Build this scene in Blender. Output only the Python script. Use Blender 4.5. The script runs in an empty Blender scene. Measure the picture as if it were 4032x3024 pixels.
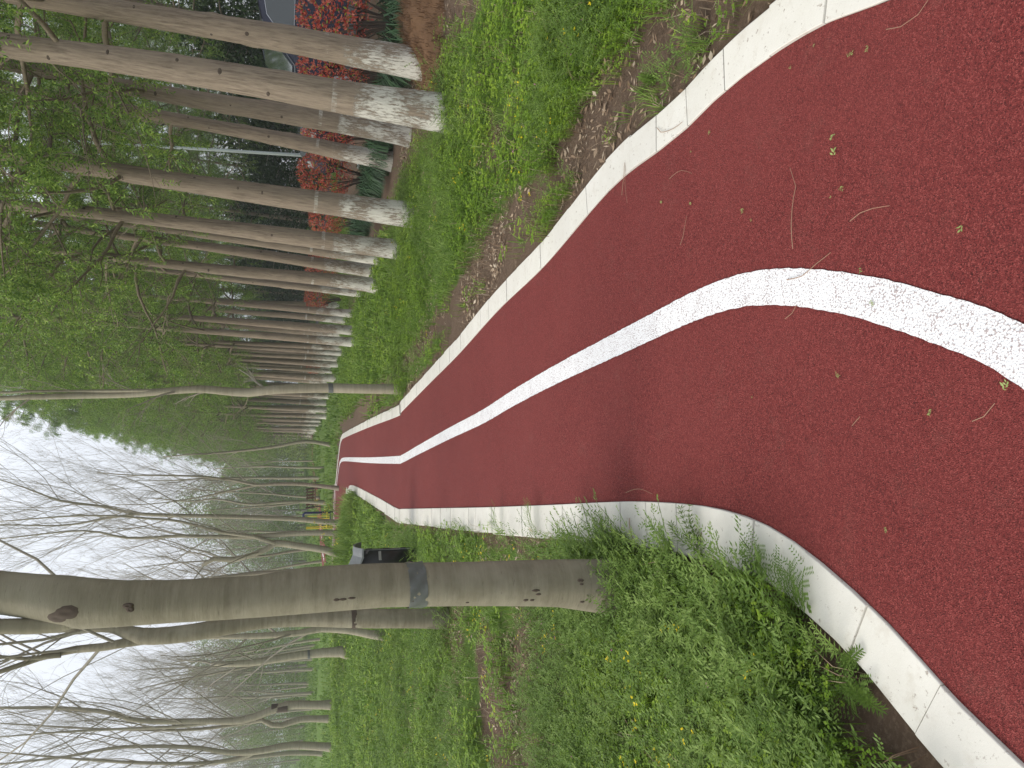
import bpy, math, random
import numpy as np
from mathutils import Vector, Matrix, geometry as mgeo
S = bpy.context.scene
C = S.collection
rnd = random.Random(7)
PI = math.pi

# ------------------------------------------------------------------ camera
FPX = 2912.0                      # focal length in pixels of the 4032 px wide photograph
H = 1.5                           # lens height above the running surface
PITCH, TILT = math.atan(844 / 2912.0), 0.026
_F = Vector((0, math.cos(PITCH), -math.sin(PITCH)))
_R0 = Vector((1, 0, 0)); _U0 = Vector((0, math.sin(PITCH), math.cos(PITCH)))
_R = _R0 * math.cos(TILT) + _U0 * math.sin(TILT)
_U = _U0 * math.cos(TILT) - _R0 * math.sin(TILT)
CAM = Vector((0, 0, H))
cd = bpy.data.cameras.new('camera'); cam = bpy.data.objects.new('camera', cd); C.objects.link(cam)
cd.sensor_width = 36; cd.lens = 36 * FPX / 4032; cd.clip_end = 1500; cd.clip_start = 0.05
# the phone was held upright but the picture is stored lying on its side
m = Matrix((-_U, _R, -_F)).transposed().to_4x4(); m.translation = CAM
cam.matrix_world = m
S.camera = cam
# ------------------------------------------------------------------ sky, sun, exposure
SUN_EL, SUN_AZ = math.radians(44), math.radians(-100)   # azimuth from +Y towards +X: sun stands to the left of the path
w = bpy.data.worlds.new('World'); S.world = w; w.use_nodes = True
nt = w.node_tree; nt.nodes.clear()
out = nt.nodes.new('ShaderNodeOutputWorld'); bg = nt.nodes.new('ShaderNodeBackground')
sky = nt.nodes.new('ShaderNodeTexSky'); sky.sky_type = 'NISHITA'; sky.sun_disc = False
sky.sun_elevation = SUN_EL; sky.sun_rotation = SUN_AZ; sky.air_density = 1.2; sky.dust_density = 4.5; sky.ozone_density = 1.0
mix = nt.nodes.new('ShaderNodeMix'); mix.data_type = 'RGBA'
tc = nt.nodes.new('ShaderNodeTexCoord'); nz = nt.nodes.new('ShaderNodeTexNoise'); nz.inputs['Scale'].default_value = 1.6
nz.inputs['Detail'].default_value = 5
rp = nt.nodes.new('ShaderNodeMapRange'); rp.inputs['From Min'].default_value = .35; rp.inputs['From Max'].default_value = .6
rp.inputs['To Min'].default_value = .68; rp.inputs['To Max'].default_value = .9
nt.links.new(tc.outputs['Generated'], nz.inputs['Vector']); nt.links.new(nz.outputs['Fac'], rp.inputs['Value'])
nt.links.new(rp.outputs['Result'], mix.inputs['Factor'])
nt.links.new(sky.outputs['Color'], mix.inputs['A']); mix.inputs['B'].default_value = (9.3, 9.7, 10.4, 1)   # thin bright cloud
nt.links.new(mix.outputs['Result'], bg.inputs['Color']); bg.inputs['Strength'].default_value = 0.093
nt.links.new(bg.outputs['Background'], out.inputs['Surface'])
sd = bpy.data.lights.new('sun', 'SUN'); sd.energy = 2.3; sd.angle = math.radians(36); sd.color = (1, .94, .85)
so = bpy.data.objects.new('sun', sd); C.objects.link(so)
sdir = Vector((math.sin(SUN_AZ) * math.cos(SUN_EL), math.cos(SUN_AZ) * math.cos(SUN_EL), math.sin(SUN_EL)))
so.rotation_euler = sdir.to_track_quat('Z', 'Y').to_euler(); so.location = (-10, 0, 30)
S.view_settings.view_transform = 'Standard'; S.view_settings.look = 'None'
S.view_settings.gamma = 1; S.view_settings.exposure = 0.46; S.view_settings.use_curve_mapping = False

HAZE = 0.0019
# ------------------------------------------------------------------ helpers
def ray(X, Y):
    return _F + _R * ((1512 - Y) / FPX) + _U * ((2016 - X) / FPX)
def gp(X, Y, z=0.0):
    d = ray(X, Y); return CAM + d * ((z - H) / d.z)
def pp(X, Y, y):
    d = ray(X, Y); return CAM + d * (y / d.y)
def smooth(a, b, x):
    t = np.clip((x - a) / (b - a), 0, 1); return t * t * (3 - 2 * t)
_rng = np.random.RandomState(3)
_perm = _rng.rand(64, 64)
def vnoise(x, y):
    x = np.asarray(x, float); y = np.asarray(y, float)
    xi = np.floor(x).astype(int); yi = np.floor(y).astype(int); fx = x - xi; fy = y - yi
    fx = fx * fx * (3 - 2 * fx); fy = fy * fy * (3 - 2 * fy)
    g = lambda a, b: _perm[a % 64, b % 64]
    return (g(xi, yi) * (1 - fx) + g(xi + 1, yi) * fx) * (1 - fy) + (g(xi, yi + 1) * (1 - fx) + g(xi + 1, yi + 1) * fx) * fy
def catmull(P, step):
    P = [Vector(p) for p in P]; P = [P[0] * 2 - P[1]] + P + [P[-1] * 2 - P[-2]]; o = []
    for i in range(1, len(P) - 2):
        n = max(1, int((P[i + 1] - P[i]).length / step))
        for k in range(n):
            t = k / n; a, b, c, d = P[i - 1:i + 3]
            o.append(.5 * ((2 * b) + (c - a) * t + (2 * a - 5 * b + 4 * c - d) * t * t + (3 * b - a - 3 * c + d) * t ** 3))
    o.append(P[-2]); return o
def resample(L, step):
    o = [L[0]]; acc = 0
    for a, b in zip(L, L[1:]):
        l = (b - a).length
        while acc + l >= step:
            t = (step - acc) / l; a = a.lerp(b, t); o.append(a); l = (b - a).length; acc = 0
        acc += l
    return o
def mesh_np(name, V, F, smooth_=False, attrs=None):
    """V (n,3); F a (m,4) or (m,3) array, or list of such arrays"""
    me = bpy.data.meshes.new(name)
    if not isinstance(F, list): F = [F]
    F = [f for f in F if len(f)]
    loops = np.concatenate([f.ravel() for f in F]).astype(np.int32)
    tot = np.concatenate([np.full(len(f), f.shape[1]) for f in F]).astype(np.int32)
    st = np.concatenate([[0], np.cumsum(tot)[:-1]]).astype(np.int32)
    me.vertices.add(len(V)); me.vertices.foreach_set('co', np.ascontiguousarray(V, dtype=np.float32).ravel())
    me.loops.add(len(loops)); me.loops.foreach_set('vertex_index', loops)
    me.polygons.add(len(tot)); me.polygons.foreach_set('loop_start', st); me.polygons.foreach_set('loop_total', tot)
    if smooth_: me.polygons.foreach_set('use_smooth', np.ones(len(tot), bool))
    me.update(calc_edges=True)
    if attrs:
        for k, v in attrs.items():
            a = me.attributes.new(k, 'FLOAT', 'POINT'); a.data.foreach_set('value', np.ascontiguousarray(v, dtype=np.float32))
    return me
class MB:
    """collects shapes for ONE mesh"""
    def __init__(s): s.v = []; s.f = []
    def add(s, V, F):
        n = len(s.v); s.v += [tuple(p) for p in V]; s.f += [tuple(i + n for i in f) for f in F]
    def box(s, c, d, rot=None, bev=0.0):
        hx, hy, hz = [k / 2 for k in d]
        if bev <= 0:
            V = [Vector((x, y, z)) for x in (-hx, hx) for y in (-hy, hy) for z in (-hz, hz)]
            F = [(0, 1, 3, 2), (4, 6, 7, 5), (0, 4, 5, 1), (2, 3, 7, 6), (0, 2, 6, 4), (1, 5, 7, 3)]
        else:
            V = []; b = min(bev, hx * .9, hy * .9, hz * .9)
            for z, e in ((-hz, b), (-hz + b, 0), (hz - b, 0), (hz, b)):
                X, Y = hx - e, hy - e; V += [Vector(p + (z,)) for p in ((-X, -Y + b), (-X + b, -Y), (X - b, -Y), (X, -Y + b), (X, Y - b), (X - b, Y), (-X + b, Y), (-X, Y - b))]
            F = [tuple(range(7, -1, -1)), tuple(range(24, 32))]
            for k in range(3):
                for i in range(8): F.append((k * 8 + i, k * 8 + (i + 1) % 8, k * 8 + 8 + (i + 1) % 8, k * 8 + 8 + i))
        M = rot if rot else Matrix.Identity(3)
        s.add([M @ v + Vector(c) for v in V], F); return s
    def tube(s, pts, rad, n=8, cap=True):
        pts = [Vector(p) for p in pts]
        if not hasattr(rad, '__len__'): rad = [rad] * len(pts)
        V = []; t0 = (pts[1] - pts[0]).normalized()
        u = t0.cross(Vector((0, 0, 1))); u = u.normalized() if u.length > .05 else t0.cross(Vector((1, 0, 0))).normalized()
        for i, p in enumerate(pts):
            t = (pts[min(i + 1, len(pts) - 1)] - pts[max(i - 1, 0)]).normalized()
            u = (u - t * u.dot(t)); u = u.normalized() if u.length > 1e-6 else t.orthogonal().normalized()
            q = t.cross(u)
            for k in range(n):
                a = 2 * PI * k / n; V.append(p + (u * math.cos(a) + q * math.sin(a)) * rad[i])
        F = [(i * n + k, i * n + (k + 1) % n, (i + 1) * n + (k + 1) % n, (i + 1) * n + k) for i in range(len(pts) - 1) for k in range(n)]
        if cap and n > 3: F += [tuple(range(n - 1, -1, -1)), tuple(range((len(pts) - 1) * n, len(pts) * n))]
        s.add(V, F); return s
    def lathe(s, prof, n=24, c=(0, 0, 0)):
        c = Vector(c); V = [c + Vector((r * math.cos(2 * PI * k / n), r * math.sin(2 * PI * k / n), z)) for r, z in prof for k in range(n)]
        F = [(i * n + k, i * n + (k + 1) % n, (i + 1) * n + (k + 1) % n, (i + 1) * n + k) for i in range(len(prof) - 1) for k in range(n)]
        s.add(V, F); return s
    def mesh(s, name, sm=False):
        me = bpy.data.meshes.new(name); me.from_pydata(s.v, [], s.f); me.update()
        if sm: me.polygons.foreach_set('use_smooth', [True] * len(me.polygons))
        return me
def link(name, me, mat=None, parent=None, loc=None):
    o = bpy.data.objects.new(name, me)
    C.objects.link(o)
    if mat is not None and me is not None and len(me.materials) == 0: me.materials.append(mat)
    if parent is not None: o.parent = parent
    if loc is not None: o.location = loc
    return o
def tag(o, label=None, cat=None, group=None, kind=None):
    if label: o['label'] = label
    if cat: o['category'] = cat
    if group: o['group'] = group
    if kind: o['kind'] = kind
    return o
def empty(name, loc, rz=0):
    e = bpy.data.objects.new(name, None); e.empty_display_size = .1; C.objects.link(e); e.location = loc; e.rotation_euler = (0, 0, rz); return e

# ------------------------------------------------------------------ materials
def mat(name):
    m = bpy.data.materials.new(name); m.use_nodes = True; t = m.node_tree; b = t.nodes['Principled BSDF']; return m, t, b
def N(t, ty, **k):
    n = t.nodes.new(ty)
    for a, v in k.items():
        if a.startswith('i_'):
            n.inputs[a[2:].replace('_', ' ')].default_value = v
        else: setattr(n, a, v)
    return n
def ramp(t, fac, stops):
    r = t.nodes.new('ShaderNodeValToRGB'); e = r.color_ramp.elements
    while len(e) < len(stops): e.new(.5)
    for el, (p, c) in zip(e, stops): el.position = p; el.color = tuple(c) + ((1,) if len(c) == 3 else ())
    t.links.new(fac, r.inputs['Fac']); return r.outputs['Color']
def mixc(t, fac, a, b, mode='MIX'):
    n = t.nodes.new('ShaderNodeMix'); n.data_type = 'RGBA'; n.blend_type = mode
    for s, v in (('Factor', fac), ('A', a), ('B', b)):
        if isinstance(v, bpy.types.NodeSocket): t.links.new(v, n.inputs[s])
        elif s == 'Factor': n.inputs[s].default_value = v
        else: n.inputs[s].default_value = tuple(v) + ((1,) if len(v) == 3 else ())
    return n.outputs['Result']
def noise(t, vec, scale, detail=3, rough=.5):
    n = N(t, 'ShaderNodeTexNoise'); n.inputs['Scale'].default_value = scale; n.inputs['Detail'].default_value = detail; n.inputs['Roughness'].default_value = rough
    if vec is not None: t.links.new(vec, n.inputs['Vector'])
    return n.outputs['Fac']
def mapping(t, vec, sc):
    n = N(t, 'ShaderNodeMapping'); n.inputs['Scale'].default_value = sc; t.links.new(vec, n.inputs['Vector']); return n.outputs['Vector']
def coord(t, which='Object'): return N(t, 'ShaderNodeTexCoord').outputs[which]
def wpos(t): return N(t, 'ShaderNodeNewGeometry').outputs['Position']
def bump(t, b, h, strength=.5, dist=.01):
    n = N(t, 'ShaderNodeBump'); n.inputs['Strength'].default_value = strength; n.inputs['Distance'].default_value = dist
    t.links.new(h, n.inputs['Height']); t.links.new(n.outputs['Normal'], b.inputs['Normal'])
def math_(t, op, a, b=0.0, c=None):
    n = N(t, 'ShaderNodeMath'); n.operation = op
    for i, v in enumerate((a, b) if c is None else (a, b, c)):
        if isinstance(v, bpy.types.NodeSocket): t.links.new(v, n.inputs[i])
        else: n.inputs[i].default_value = v
    return n.outputs[0]
def setc(t, b, c): t.links.new(c, b.inputs['Base Color'])
def simple(name, col, rough=.6, metal=0, var=.12, scale=30):
    m, t, b = mat(name); v = coord(t)
    setc(t, b, mixc(t, noise(t, v, scale), [c * (1 - var) for c in col], [c * (1 + var) for c in col]))
    b.inputs['Roughness'].default_value = rough; b.inputs['Metallic'].default_value = metal; return m

def rubber(name, a, bcol, cc):
    m, t, b = mat(name); p = wpos(t)
    v = N(t, 'ShaderNodeTexVoronoi'); v.inputs['Scale'].default_value = 300; t.links.new(p, v.inputs['Vector'])
    sep = N(t, 'ShaderNodeSeparateColor'); t.links.new(v.outputs['Color'], sep.inputs['Color'])
    c1 = ramp(t, sep.outputs['Red'], [(0, [k * .3 for k in a]), (.22, a), (.72, bcol), (1, cc)])
    big = noise(t, p, 1.4, 5, .6)
    c2 = mixc(t, ramp(t, big, [(.3, (0, 0, 0)), (.75, (.55, .55, .55))]), c1, [bcol[0] * 1.12, bcol[1] * 1.45, bcol[2] * 1.4])
    n2 = noise(t, p, 700, 2)
    st = ramp(t, noise(t, mapping(t, p, (1, .6, 1)), .55, 4, .55), [(.30, (.55, .55, .55)), (.48, (0, 0, 0))])      # long worn and dusty areas
    c2 = mixc(t, math_(t, 'MULTIPLY', st, .55), c2, [k * .62 for k in bcol])
    du = ramp(t, noise(t, p, 6.5, 6, .7), [(.55, (0, 0, 0)), (.8, (1, 1, 1))]); c2 = mixc(t, math_(t, 'MULTIPLY', du, .22), c2, (.26, .13, .10))
    setc(t, b, mixc(t, math_(t, 'MULTIPLY', n2, .35), c2, [k * .5 for k in a]))
    b.inputs['Roughness'].default_value = .75; b.inputs['Specular IOR Level'].default_value = .22
    hh = math_(t, 'ADD', v.outputs['Distance'], math_(t, 'MULTIPLY', n2, .4))
    bump(t, b, hh, .8, .006); return m
M_track = rubber('red_rubber_granules', (.145, .022, .021), (.23, .037, .034), (.39, .095, .082))
def linemat():
    m, t, b = mat('white_line_paint'); p = wpos(t)
    v = N(t, 'ShaderNodeTexVoronoi'); v.inputs['Scale'].default_value = 190; t.links.new(p, v.inputs['Vector'])
    base = mixc(t, noise(t, p, 3, 5, .6), (.72, .72, .725), (.84, .84, .84))
    pit = math_(t, 'ADD', v.outputs['Distance'], math_(t, 'MULTIPLY', noise(t, p, 9, 5, .7), .55))
    c = mixc(t, ramp(t, pit, [(.93, (0, 0, 0)), (1.0, (.7, .7, .7))]), base, (.26, .18, .17))
    dirt = ramp(t, noise(t, p, 14, 5, .7), [(.55, (0, 0, 0)), (.85, (1, 1, 1))]); c = mixc(t, math_(t, 'MULTIPLY', dirt, .4), c, (.42, .38, .36))
    setc(t, b, c); b.inputs['Roughness'].default_value = .7; bump(t, b, v.outputs['Distance'], .7, .005); return m
M_line = linemat()
def kerbmat():
    m, t, b = mat('cream_painted_concrete'); p = wpos(t); o = coord(t)
    base = mixc(t, noise(t, p, 5, 5, .6), (.55, .53, .46), (.70, .685, .63))
    spots = ramp(t, noise(t, p, 42, 4, .75), [(.62, (0, 0, 0)), (.67, (1, 1, 1))])
    c = mixc(t, math_(t, 'MULTIPLY', spots, .75), base, (.22, .17, .13))
    smudge = ramp(t, noise(t, p, 11, 5, .7), [(.55, (0, 0, 0)), (.8, (1, 1, 1))])
    c = mixc(t, math_(t, 'MULTIPLY', smudge, .6), c, (.42, .37, .29))
    oi = N(t, 'ShaderNodeObjectInfo').outputs['Random']
    c = mixc(t, math_(t, 'MULTIPLY', oi, .4), c, (.55, .53, .48))
    setc(t, b, c); b.inputs['Roughness'].default_value = .8
    bump(t, b, noise(t, p, 90, 5, .7), .35, .003); return m
M_kerb = kerbmat()
def soilmat():
    m, t, b = mat('soil_and_low_green'); p = wpos(t)
    s = mixc(t, noise(t, p, 9, 8, .7), (.085, .055, .038), (.19, .135, .095))
    s = mixc(t, ramp(t, noise(t, p, 60, 4, .7), [(.5, (0, 0, 0)), (.8, (1, 1, 1))]), s, (.24, .18, .13))
    g = mixc(t, noise(t, p, 5, 6, .7), (.07, .13, .022), (.14, .22, .045))
    d = N(t, 'ShaderNodeAttribute'); d.attribute_name = 'green'
    k = math_(t, 'ADD', d.outputs['Fac'], math_(t, 'MULTIPLY', math_(t, 'SUBTRACT', noise(t, p, 2.2, 5, .6), .5), 1.2))
    f = ramp(t, k, [(.42, (0, 0, 0)), (.62, (1, 1, 1))])
    setc(t, b, mixc(t, f, s, g)); b.inputs['Roughness'].default_value = .95; b.inputs['Specular IOR Level'].default_value = .1
    bump(t, b, noise(t, p, 40, 8, .75), .9, .03); return m
M_soil = soilmat()
def leafmat(name, cols, trans=.35, rough=.5, patch=1.1, tint=True):
    m, t, b = mat(name); p = wpos(t)
    a = N(t, 'ShaderNodeAttribute'); a.attribute_name = 'tint'
    f = math_(t, 'ADD', math_(t, 'MULTIPLY', noise(t, p, patch, 3, .6), .55), math_(t, 'MULTIPLY', a.outputs['Fac'], .55)) if tint else noise(t, p, patch, 4, .6)
    n = len(cols); c = ramp(t, f, [(.2 + .6 * i / (n - 1), k) for i, k in enumerate(cols)])
    setc(t, b, c); b.inputs['Roughness'].default_value = rough; b.inputs['Specular IOR Level'].default_value = .25
    tr = N(t, 'ShaderNodeBsdfTranslucent'); t.links.new(mixc(t, .5, c, (.9, 1, .35), 'MULTIPLY'), tr.inputs['Color'])
    t.links.new(c, tr.inputs['Color'])
    mx = N(t, 'ShaderNodeMixShader'); mx.inputs['Fac'].default_value = trans
    t.links.new(b.outputs[0], mx.inputs[1]); t.links.new(tr.outputs[0], mx.inputs[2])
    t.links.new(mx.outputs[0], t.nodes['Material Output'].inputs['Surface']); return m
M_grass = leafmat('grass_blades', [(.075, .14, .02), (.12, .215, .03), (.19, .30, .05), (.29, .37, .10)])
M_vetch = leafmat('vetch_leaves', [(.07, .12, .022), (.105, .18, .033), (.16, .25, .05), (.25, .35, .09)])
M_clover = leafmat('clover_leaves', [(.08, .155, .018), (.125, .23, .02), (.20, .32, .03), (.30, .42, .05)])
M_dry = leafmat('dry_litter', [(.10, .06, .035), (.19, .12, .075), (.32, .24, .16), (.50, .42, .32)], .1, .8, 3)
M_yellow = leafmat('yellow_petals', [(.55, .42, .01), (.75, .6, .02)], .3)
M_pink = leafmat('pink_petals', [(.35, .08, .22), (.5, .2, .36)], .3)
M_crown = leafmat('fresh_tree_foliage', [(.065, .125, .022), (.115, .21, .035), (.205, .33, .055), (.33, .45, .09)], .32, .5, .35)
M_far = leafmat('far_tree_foliage', [(.15, .22, .06), (.21, .29, .08), (.28, .36, .12)], .35, .6, .15)
M_dark = leafmat('dark_evergreen_foliage', [(.022, .045, .016), (.04, .075, .022), (.06, .11, .03)], .2, .5, .5)
M_red = leafmat('red_shrub_leaves', [(.22, .025, .02), (.45, .06, .04), (.60, .13, .085), (.62, .26, .18)], .25, .35, 2)
M_mondo = leafmat('dark_strap_leaves', [(.02, .05, .022), (.035, .08, .035), (.06, .12, .05)], .15, .4)
def bark(name, c1, c2, c3, vert=True, white=None, tape=False):
    m, t, b = mat(name); o = coord(t)
    st = mapping(t, o, (14, 14, 1.3) if vert else (2.2, 2.2, 16))
    n1 = noise(t, st, 3.2 if vert else 1.5, 7, .7); n2 = noise(t, o, 3.5, 4, .6)
    c = mixc(t, ramp(t, n1, [(.32, (0, 0, 0)), (.66, (1, 1, 1))]), c1, c2)
    c = mixc(t, ramp(t, n2, [(.45, (0, 0, 0)), (.7, (.8, .8, .8))]), c, c3)
    if not vert:
        sp = ramp(t, noise(t, mapping(t, o, (6, 6, 40)), 3, 3, .6), [(.66, (0, 0, 0)), (.72, (1, 1, 1))])
        c = mixc(t, math_(t, 'MULTIPLY', sp, .5), c, [k * .45 for k in c1])
    oi = N(t, 'ShaderNodeObjectInfo').outputs['Random']
    c = mixc(t, math_(t, 'MULTIPLY', oi, .35), c, [k * .72 for k in c3])
    if white:
        z = N(t, 'ShaderNodeSeparateXYZ'); t.links.new(o, z.inputs[0]); z = z.outputs['Z']
        fl = noise(t, mapping(t, o, (22, 22, 4.5)), 2.2, 8, .78)
        oiw = N(t, 'ShaderNodeObjectInfo').outputs['Random']; off = N(t, 'ShaderNodeVectorMath'); off.operation = 'ADD'; t.links.new(o, off.inputs[0]); t.links.new(math_(t, 'MULTIPLY', oiw, 30), off.inputs[1]); big = noise(t, off.outputs[0], 3.2, 3, .5)
        edge = math_(t, 'ADD', fl, math_(t, 'ADD', math_(t, 'MULTIPLY', big, .5), .14))
        thr = math_(t, 'ADD', edge, math_(t, 'MULTIPLY', math_(t, 'SUBTRACT', .95, z), .14))
        low = math_(t, 'LESS_THAN', math_(t, 'ADD', z, math_(t, 'MULTIPLY', fl, .5)), 1.30)
        f = math_(t, 'MULTIPLY', ramp(t, thr, [(.90, (0, 0, 0)), (.96, (.7, .7, .7)), (1.12, (1, 1, 1))]), low)
        wet = math_(t, 'ADD', z, math_(t, 'MULTIPLY', fl, .05))
        ring = math_(t, 'MULTIPLY', math_(t, 'MULTIPLY', .8, math_(t, 'LESS_THAN', math_(t, 'ABSOLUTE', math_(t, 'SUBTRACT', wet, math_(t, 'ADD', 1.2, math_(t, 'MULTIPLY', oiw, .16)))), .024)), ramp(t, math_(t, 'ADD', math_(t, 'MULTIPLY', fl, .5), math_(t, 'MULTIPLY', big, .6)), [(.54, (0, 0, 0)), (.63, (1, 1, 1))]))
        f = math_(t, 'MAXIMUM', f, ring)
        f = math_(t, 'MULTIPLY', f, white[3])
        c = mixc(t, f, c, white[:3])
        bump(t, b, math_(t, 'ADD', n1, math_(t, 'MULTIPLY', f, .3)), .9, .02)
    else: bump(t, b, n1, .8 if vert else .3, .015)
    setc(t, b, c); b.inputs['Roughness'].default_value = .85; b.inputs['Specular IOR Level'].default_value = .15; return m
M_barkR = bark('rough_brown_bark_limewashed', (.13, .10, .075), (.35, .285, .215), (.29, .235, .175), True, (.60, .585, .52, .9))
M_limbR = bark('pale_dry_limb_bark', (.13, .10, .07), (.30, .25, .18), (.24, .20, .14), True)
M_barkL = bark('smooth_olive_bark', (.14, .124, .082), (.24, .215, .152), (.31, .285, .215), False)
M_barkP = bark('pale_grey_bark', (.24, .215, .155), (.38, .345, .26), (.33, .30, .22), False)
M_twig = bark('grey_twig_bark', (.22, .20, .16), (.38, .34, .28), (.42, .38, .31), True)
M_knot = simple('dark_knot_wood', (.075, .055, .04), .9, 0, .3)
M_tape = simple('grey_tree_tape', (.105, .11, .105), .35, 0, .35, 14)
M_straw = simple('brown_straw', (.14, .075, .035), .95, 0, .4, 60)

# ------------------------------------------------------------------ the running track
RIN = [(3900, -260), (3640, -110), (3508, 0), (3270, 86), (3070, 200), (2925, 304), (2812, 400), (2707, 505), (2600, 592), (2400, 752), (2142, 1050), (1960, 1225), (1802, 1400), (1690, 1512), (1582, 1622), (1566, 1640),
       (1455, 1682), (1359, 1723), (1345, 1736), (1338, 1767), (1323, 1902), (1316, 1990)]
LIN = [(4150, 3110), (4032, 3006), (3765, 2748), (3507, 2461), (3241, 2217), (3034, 2073), (2857, 2007), (2695, 1983), (2525, 1974), (2400, 1976), (2150, 1988), (1900, 1997), (1700, 2001), (1590, 2003), (1560, 1999), (1481, 1955), (1390, 1911), (1372, 1925), (1360, 1990)]
CEN = [(4150, 1480), (4032, 1400), (3868, 1316), (3645, 1240), (3464, 1185), (3281, 1148), (3099, 1130), (2916, 1145), (2734, 1207), (2553, 1295), (2370, 1385), (2180, 1480), (2016, 1571), (1900, 1642), (1760, 1712), (1640, 1776), (1585, 1806), (1560, 1811), (1450, 1812), (1356, 1809), (1341, 1818), (1335, 1840), (1327, 1902), (1320, 1990)]
def edge(L, z=0): return [gp(x, y, z) for x, y in L]
Rg, Lg, Cg = edge(RIN), edge(LIN), edge(CEN)
Rg.append(Rg[-1] + Vector((-5, .4, 0))); Lg.append(Lg[-1] + Vector((-5, .3, 0))); Cg.append(Cg[-1] + Vector((-5, .35, 0)))
Rg.insert(0, Rg[0] + Vector((-.1, -1.6, 0))); Lg.insert(0, Lg[0] + Vector((-.35, -1.0, 0))); Cg.insert(0, Cg[0] + Vector((-.35, -.55, 0)))
Rs, Ls, Cs = catmull(Rg, .12), catmull(Lg, .12), catmull(Cg, .05)
poly = Rs + Ls[::-1]
tri = mgeo.tessellate_polygon([[Vector((p.x, p.y, 0)) for p in poly]])
me = bpy.data.meshes.new('running_track'); me.from_pydata([(p.x, p.y, 0) for p in poly], [], [tuple(t) for t in tri]); me.update()
if me.polygons[0].normal.z < 0: me.flip_normals()
tr_o = link('running_track', me, M_track); tag(tr_o, 'red rubber running path curving away between white kerbs', None, None, 'structure')
def ribbon(name, pts, wd, z, m, jit=.0):
    V, F = [], []
    for i, p in enumerate(pts):
        t = (pts[min(i + 1, len(pts) - 1)] - pts[max(i - 1, 0)]); n = Vector((-t.y, t.x, 0)).normalized()
        V += [p + n * (wd / 2 + rnd.uniform(-jit, jit)) + Vector((0, 0, z)), p - n * (wd / 2 + rnd.uniform(-jit, jit)) + Vector((0, 0, z))]
        if i: F.append((2 * i - 2, 2 * i - 1, 2 * i + 1, 2 * i))
    me = bpy.data.meshes.new(name); me.from_pydata(V, [], F); me.update(); return link(name, me, m)
Cf = resample(Cs, .02)
ln = ribbon('lane_line', Cf, .118, .004, M_line, .0016); tag(ln, 'white painted line along the middle of the red path', None, None, 'structure')
KW = .172
def kerb(name, inner, side, label):
    root = empty(name, (0, 0, 0)); tag(root, label, None, None, 'structure')
    L = resample(inner, .0675); n = []
    for i, p in enumerate(L):
        t = (L[min(i + 2, len(L) - 1)] - L[max(i - 2, 0)]); n.append(Vector((-t.y, t.x, 0)).normalized() * side)
    r = random.Random(4); i = 0
    while i + 4 < len(L):
        V = []; F = []; dz = r.uniform(-.004, .003); dw = r.uniform(-.005, .006); g = r.choice((.0012, .0016, .0028))
        for k in range(5):
            p = L[i + k].copy(); q = n[i + k]; KW = .172 if side < 0 else float(np.interp(p.y, [1.7, 2.5], [.168, .205]))
            tt = (L[min(i + k + 1, len(L) - 1)] - L[i + k - 1 if i + k else 0]).normalized()
            if k == 0: p += tt * g
            if k == 4: p -= tt * g
            for o_, z_ in ((.001, -.13), (.001, .009), (.003, .011), (KW - .008 + dw, .011), (KW + dw, .004), (KW + dw, -.13)):
                V.append(p + q * o_ + Vector((0, 0, z_ + (dz if z_ > 0 else 0))))
        for k in range(4):
            for j in range(5): a = k * 6 + j; F.append((a, a + 1, a + 7, a + 6) if side > 0 else (a, a + 6, a + 7, a + 1))
        F += [tuple(range(6)) if side < 0 else tuple(range(5, -1, -1)), tuple(range(29, 23, -1)) if side < 0 else tuple(range(24, 30))]
        me = bpy.data.meshes.new('kerb_stone'); me.from_pydata(V, [], F); me.update(); link('kerb_stone', me, M_kerb, root)
        i += 4
    return n
kerb('kerb', Ls, 1, 'cream painted concrete kerb on the curving weedy side of the path, beside the big smooth tree')
kerb('kerb', Rs, -1, 'cream painted concrete kerb on the side of the path facing the limewashed tree rows')
# distance to the track, on a grid
ALLP = np.array([(p.x, p.y) for p in Rs[::1] + Ls[::1]])
PolyXY = np.array([(p.x, p.y) for p in poly])
def inside(x, y):
    x = np.asarray(x); y = np.asarray(y); r = np.zeros(x.shape, bool); n = len(PolyXY); j = n - 1
    for i in range(n):
        xi, yi = PolyXY[i]; xj, yj = PolyXY[j]
        if yi != yj:
            c = ((yi > y) != (yj > y)) & (x < (xj - xi) * (y - yi) / (yj - yi) + xi); r ^= c
        j = i
    return r
def dist(x, y):
    x = np.asarray(x, float); y = np.asarray(y, float); d = np.full(x.shape, 1e9)
    for k in range(0, len(ALLP), 1):
        d = np.minimum(d, (x - ALLP[k, 0]) ** 2 + (y - ALLP[k, 1]) ** 2)
    d = np.sqrt(d); d[inside(x, y)] *= -1; return d
_GN = 400
_gx = np.linspace(-14, 14, _GN); _gy = np.linspace(-2, 34, _GN)
_GD = dist(*np.meshgrid(_gx, _gy))
def dfast(x, y):
    u = np.clip((np.asarray(x, float) + 14) / 28 * (_GN - 1), 0, _GN - 1.001); v = np.clip((np.asarray(y, float) + 2) / 36 * (_GN - 1), 0, _GN - 1.001)
    a = u.astype(int); b = v.astype(int); fu = u - a; fv = v - b
    return (_GD[b, a] * (1 - fu) + _GD[b, a + 1] * fu) * (1 - fv) + (_GD[b + 1, a] * (1 - fu) + _GD[b + 1, a + 1] * fu) * fv
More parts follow.
